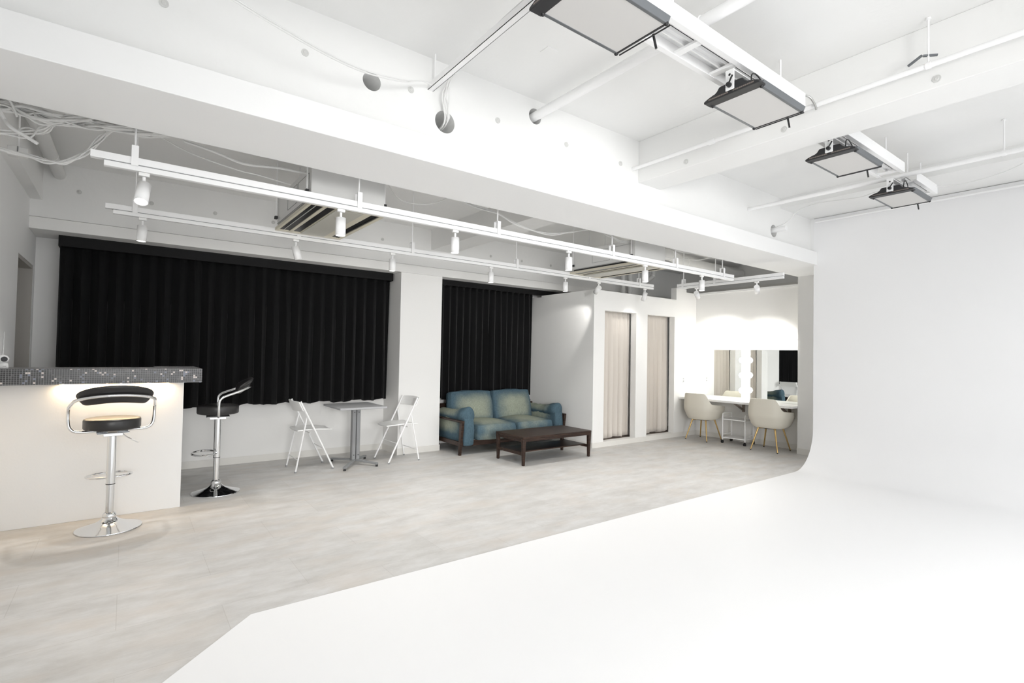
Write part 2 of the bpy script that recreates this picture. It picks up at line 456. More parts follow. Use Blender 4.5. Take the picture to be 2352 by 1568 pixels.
# cyclorama: floor, coved curve and wall in one shell
def cyclorama():
    R = .50
    prof = [(0, 0)]
    mb = MB(); bm = mb.bm
    t = .006
    x0 = XC-R
    poly = [(x0, YC), (.567, YC), (-.70, YC-1.267), (-.70, -4.0), (x0, -4.0)]
    top = [bm.verts.new((x, y, t)) for x, y in poly]; bot = [bm.verts.new((x, y, .001)) for x, y in poly]
    bm.faces.new(top)
    for i in range(1, 4):
        pass
    for i in range(len(poly)):
        j = (i+1) % len(poly)
        if i != 4: bm.faces.new((top[i], bot[i], bot[j], top[j]))
    K = 24
    cur = [(x0+R*math.sin(PI/2*k/K), t+R-R*math.cos(PI/2*k/K)) for k in range(K+1)]+[(XC, 3.235)]
    out = [(XC+.05, 3.235), (XC+.05, .001), (x0, .001)]
    A = [bm.verts.new((x, YC, z)) for x, z in cur]; Bv = [bm.verts.new((x, -4.0, z)) for x, z in cur]
    for i in range(len(cur)-1):
        bm.faces.new((A[i], A[i+1], Bv[i+1], Bv[i]))
    Ao = [bm.verts.new((x, YC, z)) for x, z in out]; Bo = [bm.verts.new((x, -4.0, z)) for x, z in out]
    bm.faces.new((A[-1], Ao[0], Bo[0], Bv[-1])); bm.faces.new((Ao[0], Ao[1], Bo[1], Bo[0]))
    bm.faces.new(A+Ao)
    bmesh.ops.remove_doubles(bm, verts=bm.verts, dist=1e-5)
    return mb
o = cyclorama().build('cyclorama_wall', M['cyclorama'], None, angle=20)
o['kind'] = 'structure'; o['label'] = 'seamless white cyclorama sweeping from floor to wall'; o['category'] = 'backdrop'

# changing booth and partition of the make-up corner (front plane Y = 5.5)
o1, o2, zt = (5.91, 6.655), (6.94, 7.68), 2.10
wb = MB()
F0, F1 = 5.5, 5.61
wb.box((5.67, F0, 0), (o1[0], F1, 2.405)); wb.box((o1[1], F0, 0), (o2[0], F1, 2.405)); wb.box((o2[1], F0, 0), (7.725, F1, 2.405))
for a, b_ in (o1, o2):
    wb.box((a, F0, zt), (b_, F1, 2.405)); wb.box((a, F0, 0), (b_, F1, .078))
wb.box((5.67, F1, 0), (5.77, 6.742, 2.405)).box((5.67, 6.742, 0), (5.77, WY, 2.38))
struct('partition_booth', wb, M['warm_wall'], 'white changing booth walls with two curtained openings', 'partition')
struct('partition_tall', B((7.725, F0, 0), (8.32, F1, 2.56)).box((7.725, F0, 2.56), (8.02, F1, 2.617)), M['warm_wall'], 'taller white partition between booth and mirrors', 'partition')
struct('partition_booth_inner', B((6.78, F1, 0), (6.84, WY, 2.38)), M['warm_wall'], 'inner wall between the two booths', 'partition')
struct('floor_booth', B((5.77, F1, .001), (8.3, WY, .078)), M['wood_dark_floor'], 'raised brown floor inside the booths', 'floor')
struct('wall_mirror', B((8.32, 3.575, 0), (8.44, F1, 2.56)), M['warm_wall'], 'white wall carrying the lit mirrors', 'wall')
struct('trim_1', B((8.30, 3.575, 2.53), (8.325, F0, 2.565)), M['white_wall'], 'white cap strip on the mirror wall', 'trim')
struct('wall_far', B((9.3, 2.9, 0), (9.4, WY, LZ)), M['warm_wall'], 'far end wall behind the mirror partition', 'wall')
struct('trim_2', B((9.27, 3.58, 2.70), (9.3, WY, 2.74)), M['baseboard'], 'ledge along the far end wall', 'trim')
bb = MB()
bb.box((-.76, WY-.008, 0), (2.99, WY, .085))
struct('baseboard_back', bb, M['baseboard'], 'pale vinyl baseboard under the wide curtain', 'baseboard')
struct('baseboard_column', MB().box((2.982, 6.537, 0), (3.638, 6.545, .085)).box((2.982, 6.545, 0), (2.99, WY-.008, .085)), M['baseboard'], 'pale vinyl baseboard around the column', 'baseboard')
struct('baseboard_booth', MB().box((5.662, F0-.008, 0), (8.32, F0, .078)).box((5.662, F0, 0), (5.67, WY, .078)), M['baseboard'], 'pale vinyl baseboard around the booth', 'baseboard')
struct('baseboard_mirror', B((8.312, 3.58, 0), (8.32, F0-.008, .085)), M['baseboard'], 'pale vinyl baseboard below the vanity', 'baseboard')

# form-tie plugs left in the concrete
def plug(name, c, nrm, parent):
    n = Vector(nrm); c = Vector(c)
    MB().cyl(c-n*.01, c+n*.004, .021, seg=20).cyl(c+n*.004, c+n*.007, .012, .009, seg=16).build(name, M['plug'], parent)
for x in (.10, .77, 1.43, 2.12, 2.80, 3.45): plug('plug', (x, 3.05, 3.10), (0, -1, 0), bmn)
bx = bpy.data.objects['beam_cross']; bw = bpy.data.objects['beam_window']
for y in (.89, 1.75, 2.55): plug('plug', (3.695, y, 3.03), (-1, 0, 0), bx)
for x in (-.41, .17, .75, 1.35, 1.95, 2.71, 4.47, 5.08, 5.70): plug('plug', (x, 6.55, 2.905), (0, -1, 0), bw)

# ------------------------------------------------------------------ window curtains
def pleated(mb, x0, x1, y, z0, z1, n, amp, seed, wob=.02, nx=14, nz=26, hem=.012):
    rnd = random.Random(seed)
    ph = [rnd.uniform(-.5, .5) for _ in range(n+2)]; am = [rnd.uniform(.65, 1.25) for _ in range(n+2)]
    sh = [rnd.uniform(-1, 1) for _ in range(n+2)]
    def fn(u, v):
        t = u*n; i = min(int(t), n-1); f = t-i
        z = z1+(z0-z1)*v
        k = (.45+.55*min(1, v*2.2))
        a = am[i]*(1-f)+am[i+1]*f; p = ph[i]*(1-f)+ph[i+1]*f; s = sh[i]*(1-f)+sh[i+1]*f
        wv = math.sin(2*PI*t+p*v*1.6)
        wv = math.copysign(abs(wv)**.75, wv)
        yy = y-amp*k*a*wv
        xx = x0+(x1-x0)*u+s*wob*v*math.sin(PI*min(max(u, 0), 1))+.25*amp*k*math.sin(4*PI*t)
        if v > .97: z += hem*math.sin(t*2.1+s)+hem*.8*wv
        return (xx, yy, z)
    mb.grid(fn, n*nx, nz)
    return mb

c = thing('blackout_curtain', 'wide black pleated curtain behind the bar and bistro table', 'curtain', (1.2, 6.88, .70), group='black window curtains')
pleated(MB(), -.56-1.2, 2.97-1.2, 0, .03, 1.72, 25, .046, 3).build('curtain_cloth', M['black_cloth'], c, solid=.004, angle=180)
c = thing('blackout_curtain', 'narrower black pleated curtain behind the denim sofa', 'curtain', (4.6, 6.88, .66), group='black window curtains')
pleated(MB(), 3.66-4.6, 5.58-4.6, 0, .04, 1.77, 16, .040, 9, wob=.035).build('curtain_cloth', M['black_cloth'], c, solid=.004, angle=180)
def pelmet(label, x0, x1, z0):
    p = thing('curtain_pelmet', label, 'pelmet', (x0, 6.75, z0), group='black pelmet boxes')
    L = x1-x0; H = 2.497-z0
    B((0, 0, 0), (L, .018, H)).build('front_board', M['black_board'], p, smooth=False, bevel=.002)
    B((0, .018, H-.012), (L, .29, H-.001)).build('top_board', M['black_board'], p, smooth=False)
    B((0, .018, 0), (.015, .29, H-.012)).build('end_board', M['black_board'], p, smooth=False)
    B((L-.015, .018, 0), (L, .29, H-.012)).build('end_board', M['black_board'], p, smooth=False)
    MB().box((.02, .10, H-.035), (L-.02, .135, H-.012)).build('curtain_track', M['black_metal'], p, smooth=False)
pelmet('long black pelmet box above the wide black curtain', -.565, 2.965, 2.39)
pelmet('shorter black pelmet box above the curtain behind the sofa', 3.64, 6.25, 2.412)

# booth curtains
for (a, b_), lab, sd in ((o1, 'beige pleated curtain in the booth opening nearer the sofa', 5), (o2, 'beige pleated curtain in the booth opening nearer the mirrors', 6)):
    c = thing('booth_curtain', lab, 'curtain', ((a+b_)/2, 5.672, .095), group='beige booth curtains')
    w = (b_-a)/2
    pleated(MB(), -w-.03, w+.03, 0, 0, 2.02, 7, .047, sd, wob=.010, nx=18).build('curtain_cloth', M['beige_cloth'], c, solid=.003, angle=180)
    MB().box((-w-.05, -.015, 2.02), (w+.05, .015, 2.05)).build('curtain_track', M['white_metal'], c, smooth=False)

# ------------------------------------------------------------------ bar
bar = thing('bar_counter', 'white bar with black mosaic tile countertop at the left', 'bar', (-.76, 5.15, 0))
B((.002, .25, 0), (1.181, .36, 1.108)).build('front_panel', M['white_wall'], bar, smooth=False, bevel=.003)
nx, ny, nz = 88, 30, 8
ct = B((.5*TP, .5*TP, .5*TP), ((nx+.5)*TP, (ny+.5)*TP, (nz-.0+.5)*TP)).box((66.5*TP, (ny+.5)*TP, .5*TP), ((nx+.5)*TP, 51.5*TP, (nz+.5)*TP)).build('countertop', M['mosaic'], bar, smooth=False)
ct.location = (.0, -.5*TP, 1.108-.5*TP)
B((.35, .209, 1.094), (1.07, .222, 1.108)).build('light_strip', M['strip'], bar, smooth=False)
MB().box((1.06, .36, 0), (1.18, .70, 1.108)).build('end_panel', M['white_wall'], bar, smooth=False, bevel=.003)

# bar stools
def make_stool():
    t = thing('bar_stool', 'chrome and black bar stool in front of the white bar, seen from behind', 'stool', (0, 0, 0), group='bar stools')
    MB().lathe([(0, .0), (.205, .0), (.21, .004), (.209, .008), (.19, .014), (.13, .032), (.08, .052), (.05, .075), (.041, .098), (.038, .104), (.0, .104)], 64).build('base', M['chrome'], t, angle=50)
    MB().lathe([(.041, .075), (.046, .088), (.045, .104), (.038, .118), (.028, .124)], 40).build('base_collar', M['chrome'], t, angle=60)
    MB().cyl((0, 0, .10), (0, 0, .345), .0265, seg=32).build('lower_post', M['chrome'], t)
    MB().cyl((0, 0, .342), (0, 0, .735), .030, seg=32).build('upper_post', M['chrome'], t)
    MB().cyl((0, 0, .337), (0, 0, .343), .0305, seg=32).build('post_ring', M['black_plastic'], t)
    ring = [(.026*math.cos(0)-.0+.0, .0, .385)]
    pts = []
    for k in range(33):
        a = -PI/2+PI*2*k/32
        pts.append((.145*math.cos(a), .105+.105*math.sin(a), .388))
    MB().tube(pts[:-1], .0085, 10, closed=True).build('footrest', M['chrome'], t)
    MB().lathe([(0, .765), (.160, .765), (.176, .77), (.181, .78), (.181, .835), (.177, .845), (.165, .850), (.1, .853), (0, .854)], 56).build('seat', M['black_leather'], t, angle=50)
    MB().box((-.10, -.10, .736), (.10, .10, .744)).box((-.06, -.07, .715), (.06, .07, .737)).build('seat_plate', M['chrome'], t, bevel=.003)
    half = [(0.03, 0, .752), (.12, 0, .752), (.19, 0, .752), (.232, 0, .762), (.256, 0, .79), (.264, 0, .83), (.266, 0, .88), (.266, -.006, .915), (.264, -.03, .942), (.258, -.075, .962), (.248, -.14, .985)]
    arc = [(.248*math.cos(a), -.14-.145*math.sin(a), .985+.058*math.sin(a)) for a in [PI/2*k/8 for k in range(1, 9)]]
    right = half+arc
    full = right+[(-x, y, z) for x, y, z in right[::-1][1:]]
    MB().tube(smooth_path(full, 3), .0115, 12).build('arm_tube', M['chrome'], t)
    # padded back: curved band hugging the inside of the tube, tilted back
    def pad(u, v):
        a = PI*(.08+.84*u)
        w = 2*PI*v
        rx, ry = .243, .150
        c = Vector((rx*math.cos(a), -.125-ry*math.sin(a), .975+.062*math.sin(a)))
        nrm = Vector((math.cos(a), -math.sin(a)*.95, 0)).normalized()
        e = math.sin(PI*u)**.35
        # long axis of the section leans outwards at the top
        up = (Vector((0, 0, 1))+nrm*.75).normalized(); side = (nrm-Vector((0, 0, 1))*.75).normalized()
        cs, sn = math.cos(w), math.sin(w)
        sc_ = lambda q, k: math.copysign(abs(q)**k, q)
        return c-nrm*.026+up*(sc_(sn, .7)*.082*(.25+.75*e))+side*(sc_(cs, .8)*.017*(.3+.7*e))+Vector((0, 0, .012))
    mb = MB().grid(pad, 40, 20)
    bmesh.ops.remove_doubles(mb.bm, verts=mb.bm.verts, dist=1e-5)
    bmesh.ops.holes_fill(mb.bm, edges=mb.bm.edges, sides=60)
    mb.build('back_pad', M['black_leather'], t, angle=70)
    lv = MB().tube(smooth_path([(.05, .01, .735), (.07, .0, .718), (.085, -.01, .70), (.105, -.02, .685), (.165, -.05, .65)], 4), .004, 8).build('lever', M['chrome'], t)
    MB().tube([(.12, -.028, .676), (.165, -.05, .65)], .0065, 8).build('lever_grip', M['white_plastic'], lv)
    return t
st = make_stool(); st.location = (-.066, 5.065, 0); st.rotation_euler = (0, 0, math.radians(6))
st2 = dup(st, 'chrome and black bar stool at the open end of the bar, turned sideways', (.74, 5.766, 0), math.radians(84))

# security camera on the bar
t = thing('security_camera', 'small white round security camera with black eye on the bar', 'camera', (-.745, 5.45, 1.2253))
MB().lathe([(0, 0), (.032, 0), (.034, .006), (.030, .030), (.024, .036), (0, .036)], 32).build('base', M['white_plastic'], t, angle=50)
MB().sphere((0, 0, .064), .036, 28, 16).build('head', M['white_plastic'], t)
dv = Vector((.35, -.93, .08)).normalized(); c0 = Vector((0, 0, .064))
MB().cyl(c0+dv*.026, c0+dv*.038, .021, .017, seg=28).build('lens', M['black_plastic'], t)
MB().bar((.004, -.0335, .013), (.022, -.0262, .013), .0012, .0025).build('maker_mark', M['black_plastic'], t)
# tiny cable up the wall behind it
o = MB().tube(smooth_path([(-.75, 5.46, 1.30), (-.752, 5.50, 1.36), (-.754, 5.52, 1.42), (-.756, 5.53, 1.50)]), .003, 8).build('camera_cable', M['cable_white'])
tag(o, 'thin white cable rising up the wall from the security camera', 'cable')

# ------------------------------------------------------------------ bistro set
def make_folding():
    t = thing('folding_chair', 'white folding chair left of the grey bistro table', 'chair', (0, 0, 0), group='white folding chairs')
    wm = M['white_metal']
    for s in (-1, 1):
        y = s*.205
        MB().tube(smooth_path([(-.175, y, .805), (-.16, y, .77), (.03, y, .385), (.21, y, .012)], 3), .0105, 10).build('front_leg', wm, t)
        MB().tube([(-.098, y-s*.022, .628), (-.215, y-s*.0, .012)], .0095, 10).build('rear_leg', wm, t)
        MB().cyl((.205, y, 0), (.2085, y, .016), .0125, .0115, seg=12).build('foot', M['grey_metal'], t)
        MB().cyl((-.217, y, 0), (-.2145, y, .016), .0115, .0105, seg=12).build('foot', M['grey_metal'], t)
    def seat(u, v):
        a = u*2-1; b = v*2-1
        x = a*(.205)+.005; w = .185 if a < .2 else .185-.05*((a-.2)/.8)**2
        return (x, b*w, .463+.010*b*b-.012*a*a+.012*(1-a)*.5)
    MB().grid(seat, 14, 12).build('seat', M['white_plastic'], t, solid=.013, angle=60, bevel=.003)
    def back(u, v):
        b = u*2-1
        z = .70+.108*v
        return (-.163-.05*(1-b*b)-.012-(z-.76)*.47, b*.212, z+.006*(1-b*b)*(1 if v > .5 else -1))
    MB().grid(back, 18, 6).build('backrest', M['white_plastic'], t, solid=.011, angle=60, bevel=.002)
    MB().tube([(-.19, -.20, .14), (-.19, .20, .14)], .005, 8).build('stretcher', wm, t)
    MB().tube([(.10, -.203, .245), (.10, .203, .245)], .005, 8).build('stretcher', wm, t)
    MB().tube([(-.06, -.185, .438), (-.06, .185, .438)], .006, 8).build('stretcher', wm, t)
    return t
fc = make_folding(); fc.location = (1.80, 6.385, 0)
dup(fc, 'white folding chair right of the grey bistro table, by the column', (2.862, 6.285, 0), PI+math.radians(2.5))

t = thing('bistro_table', 'square grey pedestal table between the white folding chairs', 'table', (2.31, 6.29, 0))
B((-.29, -.28, .703), (.29, .36, .727)).build('tabletop', M['grey_laminate'], t, bevel=.004)
MB().box((-.15, -.15, .690), (.15, .15, .703)).build('top_plate', M['grey_metal'], t, smooth=False)
for s in (-1, 1):
    MB().box((s*.027-.024, -.035, .06), (s*.027+.024, .035, .69)).build('post', M['grey_metal'], t, bevel=.008)
for x in (-.027, .027):
    for z in (.12, .645):
        MB().cyl((x, -.036, z), (x, -.040, z), .006, seg=12).build('bolt', M['black_metal'], t)
for fx, fy in ((-.185, .32), (-.235, -.31), (.186, -.268), (.235, .268)):
    lg = MB().bar((0, 0, .058), (fx, fy, .034), .04, .022).build('foot', M['grey_metal'], t, bevel=.004)
    MB().cyl((fx*.97, fy*.97, 0), (fx*.97, fy*.97, .024), .016, .013, seg=16).build('glide', M['rubber'], lg)

# ------------------------------------------------------------------ sofa
t = thing('denim_sofa', 'two-seat washed blue denim sofa on a dark wood frame', 'sofa', (3.66, 6.03, 0))
W, D = 1.94, .86
wd = M['walnut']
for x in (.03, W-.03):
    sgn = -1 if x < 1 else 1
    MB().taper((x-sgn*.0, .04, 0), (x, -.005, .452), (.017, .022), (.021, .032)).build('front_leg', wd, t, bevel=.004)
    MB().taper((x, D-.05, 0), (x, D-.02, .60), (.017, .022), (.020, .03)).build('rear_leg', wd, t, bevel=.004)
    MB().bar((x, -.035, .463), (x, D, .463), .052, .026).build('arm_rail', wd, t, bevel=.006)
    MB().bar((x, .04, .155), (x, D-.04, .155), .022, .06).build('side_rail', wd, t, bevel=.003)
MB().bar((.03, .04, .155), (W-.03, .04, .155), .024, .075).build('front_rail', wd, t, bevel=.003)
MB().bar((.03, D-.03, .19), (W-.03, D-.03, .19), .024, .08).build('rear_rail', wd, t, bevel=.003)
MB().bar((.03, D-.01, .60), (W-.03, D-.01, .60), .022, .07).build('back_rail', wd, t, bevel=.004)
for y in (.25, .5, .7):
    MB().bar((.04, y, .175), (W-.04, y, .175), .05, .014).build('slat', wd, t)
sx0, sx1 = .265, W-.265; mid = (sx0+sx1)/2; hw = (mid-sx0)/2
for i, cx in enumerate((sx0+hw, mid+hw)):
    MB().cushion((cx, .325, .295), (hw+.008, .385, .145), 16, .30, .22, 2, .007, 3+i).build('seat_cushion', M['denim_seat'], t, sub=1, angle=180)
rot = Matrix.Rotation(math.radians(-14), 4, 'X')
for i, cx in enumerate((sx0+hw-.04, mid+hw+.02)):
    MB().cushion((cx, .665, .585), (hw+.035, .125, .245), 16, .28, .30, 1, .010, 11+i, rot).build('back_cushion', M['denim_back'], t, sub=1, angle=180)
def arm(cx, seed, s):
    mb = MB()
    # roll on top, falling over the front edge
    def fn(u, v):
        a = 2*PI*v
        k = u
        cy = .80-.80*k
        zc = .505+.035*max(0, (k-.55)/.45)
        rx, rz = .098+.022*max(0, (k-.5)/.5), .085+.04*max(0, (k-.6)/.4)
        if k > .93:
            f = (1-k)/.07; rx *= .35+.65*f**.5; rz *= .45+.55*f**.5
        if k < .05:
            f = k/.05; rx *= .6+.4*f; rz *= .6+.4*f
        p = Vector((cx+rx*math.cos(a), cy, zc+rz*math.sin(a)))
        wr = mnoise.noise(Vector((p.x*9, p.y*16, p.z*9))+Vector((seed, 0, 0)))*.012*(.4+k)+math.sin(k*34+3*math.cos(a))*.0045*max(0, (k-.6)/.4)
        return p+Vector((math.cos(a), 0, math.sin(a)))*wr
    mb.grid(fn, 36, 24)
    bmesh.ops.remove_doubles(mb.bm, verts=mb.bm.verts, dist=1e-5)
    bmesh.ops.holes_fill(mb.bm, edges=mb.bm.edges, sides=60)
    ac = mb.build('arm_cushion', M['denim_arm'], t, sub=1, angle=180)
    MB().cushion((cx+s*.0, .375, .315), (.105, .395, .205), 14, .25, .18, 0, .008, seed+2).build('arm_side', M['denim_arm'], ac, sub=1, angle=180)
arm(.155, 1, 1); arm(W-.125, 2, -1)

# ------------------------------------------------------------------ coffee table
t = thing('coffee_table', 'low dark walnut coffee table with lower shelf before the sofa', 'table', (4.60, 5.36, 0))
hx, hy = .60, .300
B((-hx, -hy, .334), (hx, hy, .362)).build('tabletop', wd, t, bevel=.005)
for s in (-1, 1):
    MB().box((-hx+.04, s*(hy-.018)-.011, .300), (hx-.04, s*(hy-.018)+.011, .334)).build('apron', wd, t, smooth=False)
    MB().box((s*(hx-.022)-.012, -hy+.03, .295), (s*(hx-.022)+.012, hy-.03, .334)).build('apron', wd, t, smooth=False)
    MB().box((s*(hx-.022)-.012, -hy+.03, .128), (s*(hx-.022)+.012, hy-.03, .165)).build('stretcher', wd, t, smooth=False)
    for q in (-1, 1):
        MB().taper((s*(hx-.025), q*(hy-.028), 0), (s*(hx-.024), q*(hy-.025), .334), (.016, .016), (.024, .024)).build('leg', wd, t, bevel=.005)
B((-hx+.03, -.20, .150), (hx-.03, .20, .166)).build('shelf', wd, t, bevel=.003)

# ------------------------------------------------------------------ make-up corner
t = thing('vanity_counter', 'long white make-up counter below the lit mirrors', 'counter', (8.32, 4.53, 0))
B((-.50, -.952, .668), (-.001, .968, .702)).build('worktop', M['white_plastic'], t, bevel=.003)
for y in (.05, -.70):
    MB().bar((-.012, y, .668), (-.012, y, .50), .04, .02, up=(1, 0, 0)).bar((-.03, y, .535), (-.30, y, .66), .022, .03).bar((-.02, y, .66), (-.34, y, .66), .03, .012).build('bracket', M['bracket_brown'], t, bevel=.002)
def mirror(y0, y1, lab):
    mt = thing('vanity_mirror', lab, 'mirror', (8.30, (y0+y1)/2, .703), group='vanity mirrors')
    h = (y1-y0)/2
    B((0, -h, .0), (.006, h, .832)).build('mirror_glass', M['mirror'], mt, smooth=False)
    B((.006, -h, .0), (.019, h, .832)).build('mirror_backing', M['white_plastic'], mt, smooth=False)
mirror(4.612, 5.462, 'frameless mirror nearer the changing booth')
mirror(3.60, 4.462, 'frameless mirror beside the white pillar')
def light_bar(name, lab, lo, hi, bulbs):
    lb = thing(name, lab, 'light', lo, group='vanity bulb bars')
    B((0, 0, 0), tuple(b-a for a, b in zip(lo, hi))).build('housing', M['white_metal'], lb, bevel=.004)
    for by, bz in bulbs:
        p = (-.10, by-lo[1], bz-lo[2])
        s = MB().cyl((0, p[1], p[2]), (-.060, p[1], p[2]), .022, .018, seg=16).build('socket', M['white_plastic'], lb)
        MB().sphere(p, .050, 24, 14).build('bulb', M['bulb'], s)
light_bar('vanity_light_bar', 'upright bulb bar between the two mirrors', (8.286, 4.464, .703), (8.318, 4.610, 1.535), [(4.537, 1.365), (4.537, 1.115), (4.537, .865)])
light_bar('vanity_light_bar', 'long row of round bulbs above the mirrors', (8.286, 3.60, 1.537), (8.318, 5.462, 1.69), [(y, 1.613) for y in (5.36, 5.115, 4.87, 4.625, 4.38, 4.135, 3.89)])

def make_tub_chair():
    ch = thing('tub_chair', 'cream tub chair with brass legs, nearer the booth', 'chair', (0, 0, 0), group='cream make-up chairs')
    # faces local +x ; back at -x
    def shell(u, v):
        a = math.radians(-128+256*u)       # 0 = back centre
        aa = abs(math.degrees(a))
        if aa < 33: zt = .795
        elif aa < 58: zt = .795-.175*(.5-.5*math.cos(PI*(aa-33)/25))
        else: zt = .62-.035*((aa-58)/70)
        zb = .365+.03*max(0, (aa-70)/58)
        z = zb+(zt-zb)*v
        q = (z-.36)/.44
        k = .70+.30*min(1, (q/.38))**.6 if q > 0 else .70
        n_ = 3.4
        ca, sa = math.cos(a), math.sin(a)
        ry = (.250+.035*min(1, max(0, (aa-40)/45)))*k; rx = .275*k
        if aa < 84: ry *= 1-.07*max(0, (z-.62)/.175); rx *= 1+.04*max(0, (z-.62)/.175)
        r = (abs(ca/rx)**n_+abs(sa/ry)**n_)**(-1/n_)
        return (-r*ca, r*sa, z)
    MB().grid(shell, 56, 18).build('shell', M['cream'], ch, solid=.035, bevel=.010, angle=60, segs=3)
    MB().lathe([(0, .352), (.16, .352), (.20, .362), (.215, .385), (.2, .40), (0, .40)], 40).build('shell_bottom', M['cream'], ch, angle=60)
    MB().cushion((.025, 0, .425), (.235, .225, .05), 12, .35, .15, 2, .002, 4).build('seat_cushion', M['cream'], ch, sub=1, angle=180)
    MB().cyl((0, 0, .335), (0, 0, .353), .11, seg=28).build('swivel_plate', M['black_metal'], ch)
    for sx_, sy_ in ((-1, -1), (-1, 1), (1, -1), (1, 1)):
        lg = MB().tube([(sx_*.13, sy_*.125, .345), (sx_*.215, sy_*.20, .012)], [.0135, .009], 12).build('leg', M['gold'], ch)
        MB().cyl((sx_*.2155, sy_*.2005, 0), (sx_*.2145, sy_*.1995, .014), .010, seg=12).build('glide', M['rubber'], lg)
        MB().tube([(sx_*.02, sy_*.02, .342), (sx_*.13, sy_*.125, .343)], .011, 10).build('crossbar', M['gold'], ch)
    return ch
tc1 = make_tub_chair(); tc1.location = (7.93, 5.08, 0)
dup(tc1, 'cream tub chair with brass legs, beside the white pillar', (7.925, 3.935, 0), math.radians(2))

t = thing('roller_trolley', 'small white two-tier trolley on black casters under the counter', 'trolley', (8.075, 4.54, 0), rz=math.radians(4))
hx, hy = .155, .185
for y in (-hy, hy):
    MB().tube(smooth_path([(-hx, y, .05), (-hx, y, .25), (-hx, y, .455), (-hx+.03, y, .488), (0, y, .492), (hx-.03, y, .488), (hx, y, .455), (hx, y, .25), (hx, y, .05)], 4), .0085, 10).build('side_tube', M['white_metal'], t)
for z in (.085, .385):
    sh = B((-hx, -hy, z), (hx, hy, z+.016)).build('shelf', M['white_metal'], t, bevel=.003)
    for y in (-hy+.006, hy-.006):
        MB().tube([(-hx, y, z+.06), (hx, y, z+.06)], .004, 8).build('guard_rail', M['white_metal'], sh)
MB().tube([(-hx+.02, -hy, .40), (-hx+.02, -hy, .40)], .003, 6)
for sx_ in (-1, 1):
    for sy_ in (-1, 1):
        c = MB().box((sx_*hx-.010, sy_*hy-.012, .03), (sx_*hx+.010, sy_*hy+.012, .055)).build('caster', M['black_plastic'], t, bevel=.003)
        MB().cyl((sx_*hx-.012, sy_*hy-.016, .024), (sx_*hx-.012, sy_*hy-.003, .024), .0235, seg=20).cyl((sx_*hx-.012, sy_*hy+.003, .024), (sx_*hx-.012, sy_*hy+.016, .024), .0235, seg=20).build('wheel', M['rubber'], c, bevel=.003)

# wall plates
t = thing('switch_plate', 'white switch plate on the partition beside the mirrors', 'switch', (7.94, F0, 1.0))
B((-.035, -.008, -.06), (.035, 0, .06)).build('plate', M['white_plastic'], t, bevel=.003)
for z in (-.028, .018): B((-.018, -.012, z-.014), (.018, -.008, z+.014)).build('rocker', M['steel'], t, bevel=.002)
t = thing('wall_outlet', 'grey double outlet low on the side of the column', 'outlet', (2.99, 6.86, .33))
B((-.008, -.035, -.06), (0, .035, .06)).build('plate', M['baseboard'], t, bevel=.003)
for z in (-.022, .022): B((-.010, -.015, z-.013), (-.008, .015, z+.013)).build('socket', M['steel'], t)

# ------------------------------------------------------------------ air conditioners
def make_ac():
    a = thing('air_conditioner', 'ceiling cassette air conditioner nearer the bar', 'air conditioner', (0, 0, 0), group='ceiling air conditioners')
    hx, hy = .30, .575
    # panel at z=0 facing down, body above
    iv = M['ac_ivory']
    pn = MB()
    slots = ((-.278, -.188), (-.160, -.095), (.192, .265))
    xs = [-hx]+[q for s in slots for q in s]+[hx]
    # ivory frame around the slots
    for i in range(0, len(xs), 2): pn.box((xs[i], -hy, 0), (xs[i+1], hy, .028))
    for s0, s1 in slots:
        pn.box((s0, -hy, 0), (s1, -hy+.06, .028)); pn.box((s0, hy-.06, 0), (s1, hy, .028))
    pn.build('panel_frame', iv, a, smooth=False, bevel=.002)
    B((-.088, -hy+.05, -.006), (.125, hy-.05, -.0005)).build('intake_panel', M['ac_panel'], a, bevel=.004)
    for s0, s1 in slots:
        sl = B((s0, -hy+.06, .007), (s1, hy-.06, .05)).build('air_slot', M['black_plastic'], a, smooth=False)
    for s0, s1, tl in ((-.240, -.228, 1), (.245, .252, -1)):
        MB().bar((s0, -hy+.07, .004), (s0, hy-.07, .004), .003, .005).build('louver', M['ac_box'] if tl > 0 else M['black_metal'], a)
    MB().box((-.29, -.545, .05), (.29, .545, .30)).build('body', M['ac_box'], a, smooth=False, bevel=.006)
    for q in (-.50, .50):
        for p in (-.31, .31):
            h = MB().box((p-.012, q-.02, .09), (p+.012, q+.02, .115)).build('hanger_lug', M['black_metal'], a, bevel=.002)
            MB().cyl((p, q, .10), (p, q, .648), .006, seg=10).build('hanger_rod', M['white_metal'], h)
    for q0, q1 in ((-.48, -.18), (-.14, .16)):
        f = MB()
        for (ya, za, yb, zb) in ((q0, .10, q1, .10), (q0, .25, q1, .25), (q0, .10, q0, .25), (q1, .10, q1, .25)):
            f.bar((-.291, ya, za), (-.291, yb, zb), .003, .003)
        f.build('access_hatch', M['grey_metal'], a, smooth=False)
    MB().bar((-.291, -.54, .055), (-.291, .54, .055), .003, .004).build('body_seam', M['grey_metal'], a, smooth=False)
    return a
ac = make_ac(); ac.location = (1.37, 4.535, 2.502)
dup(ac, 'ceiling cassette air conditioner above the sofa and booth', (5.11, 4.56, 2.502))

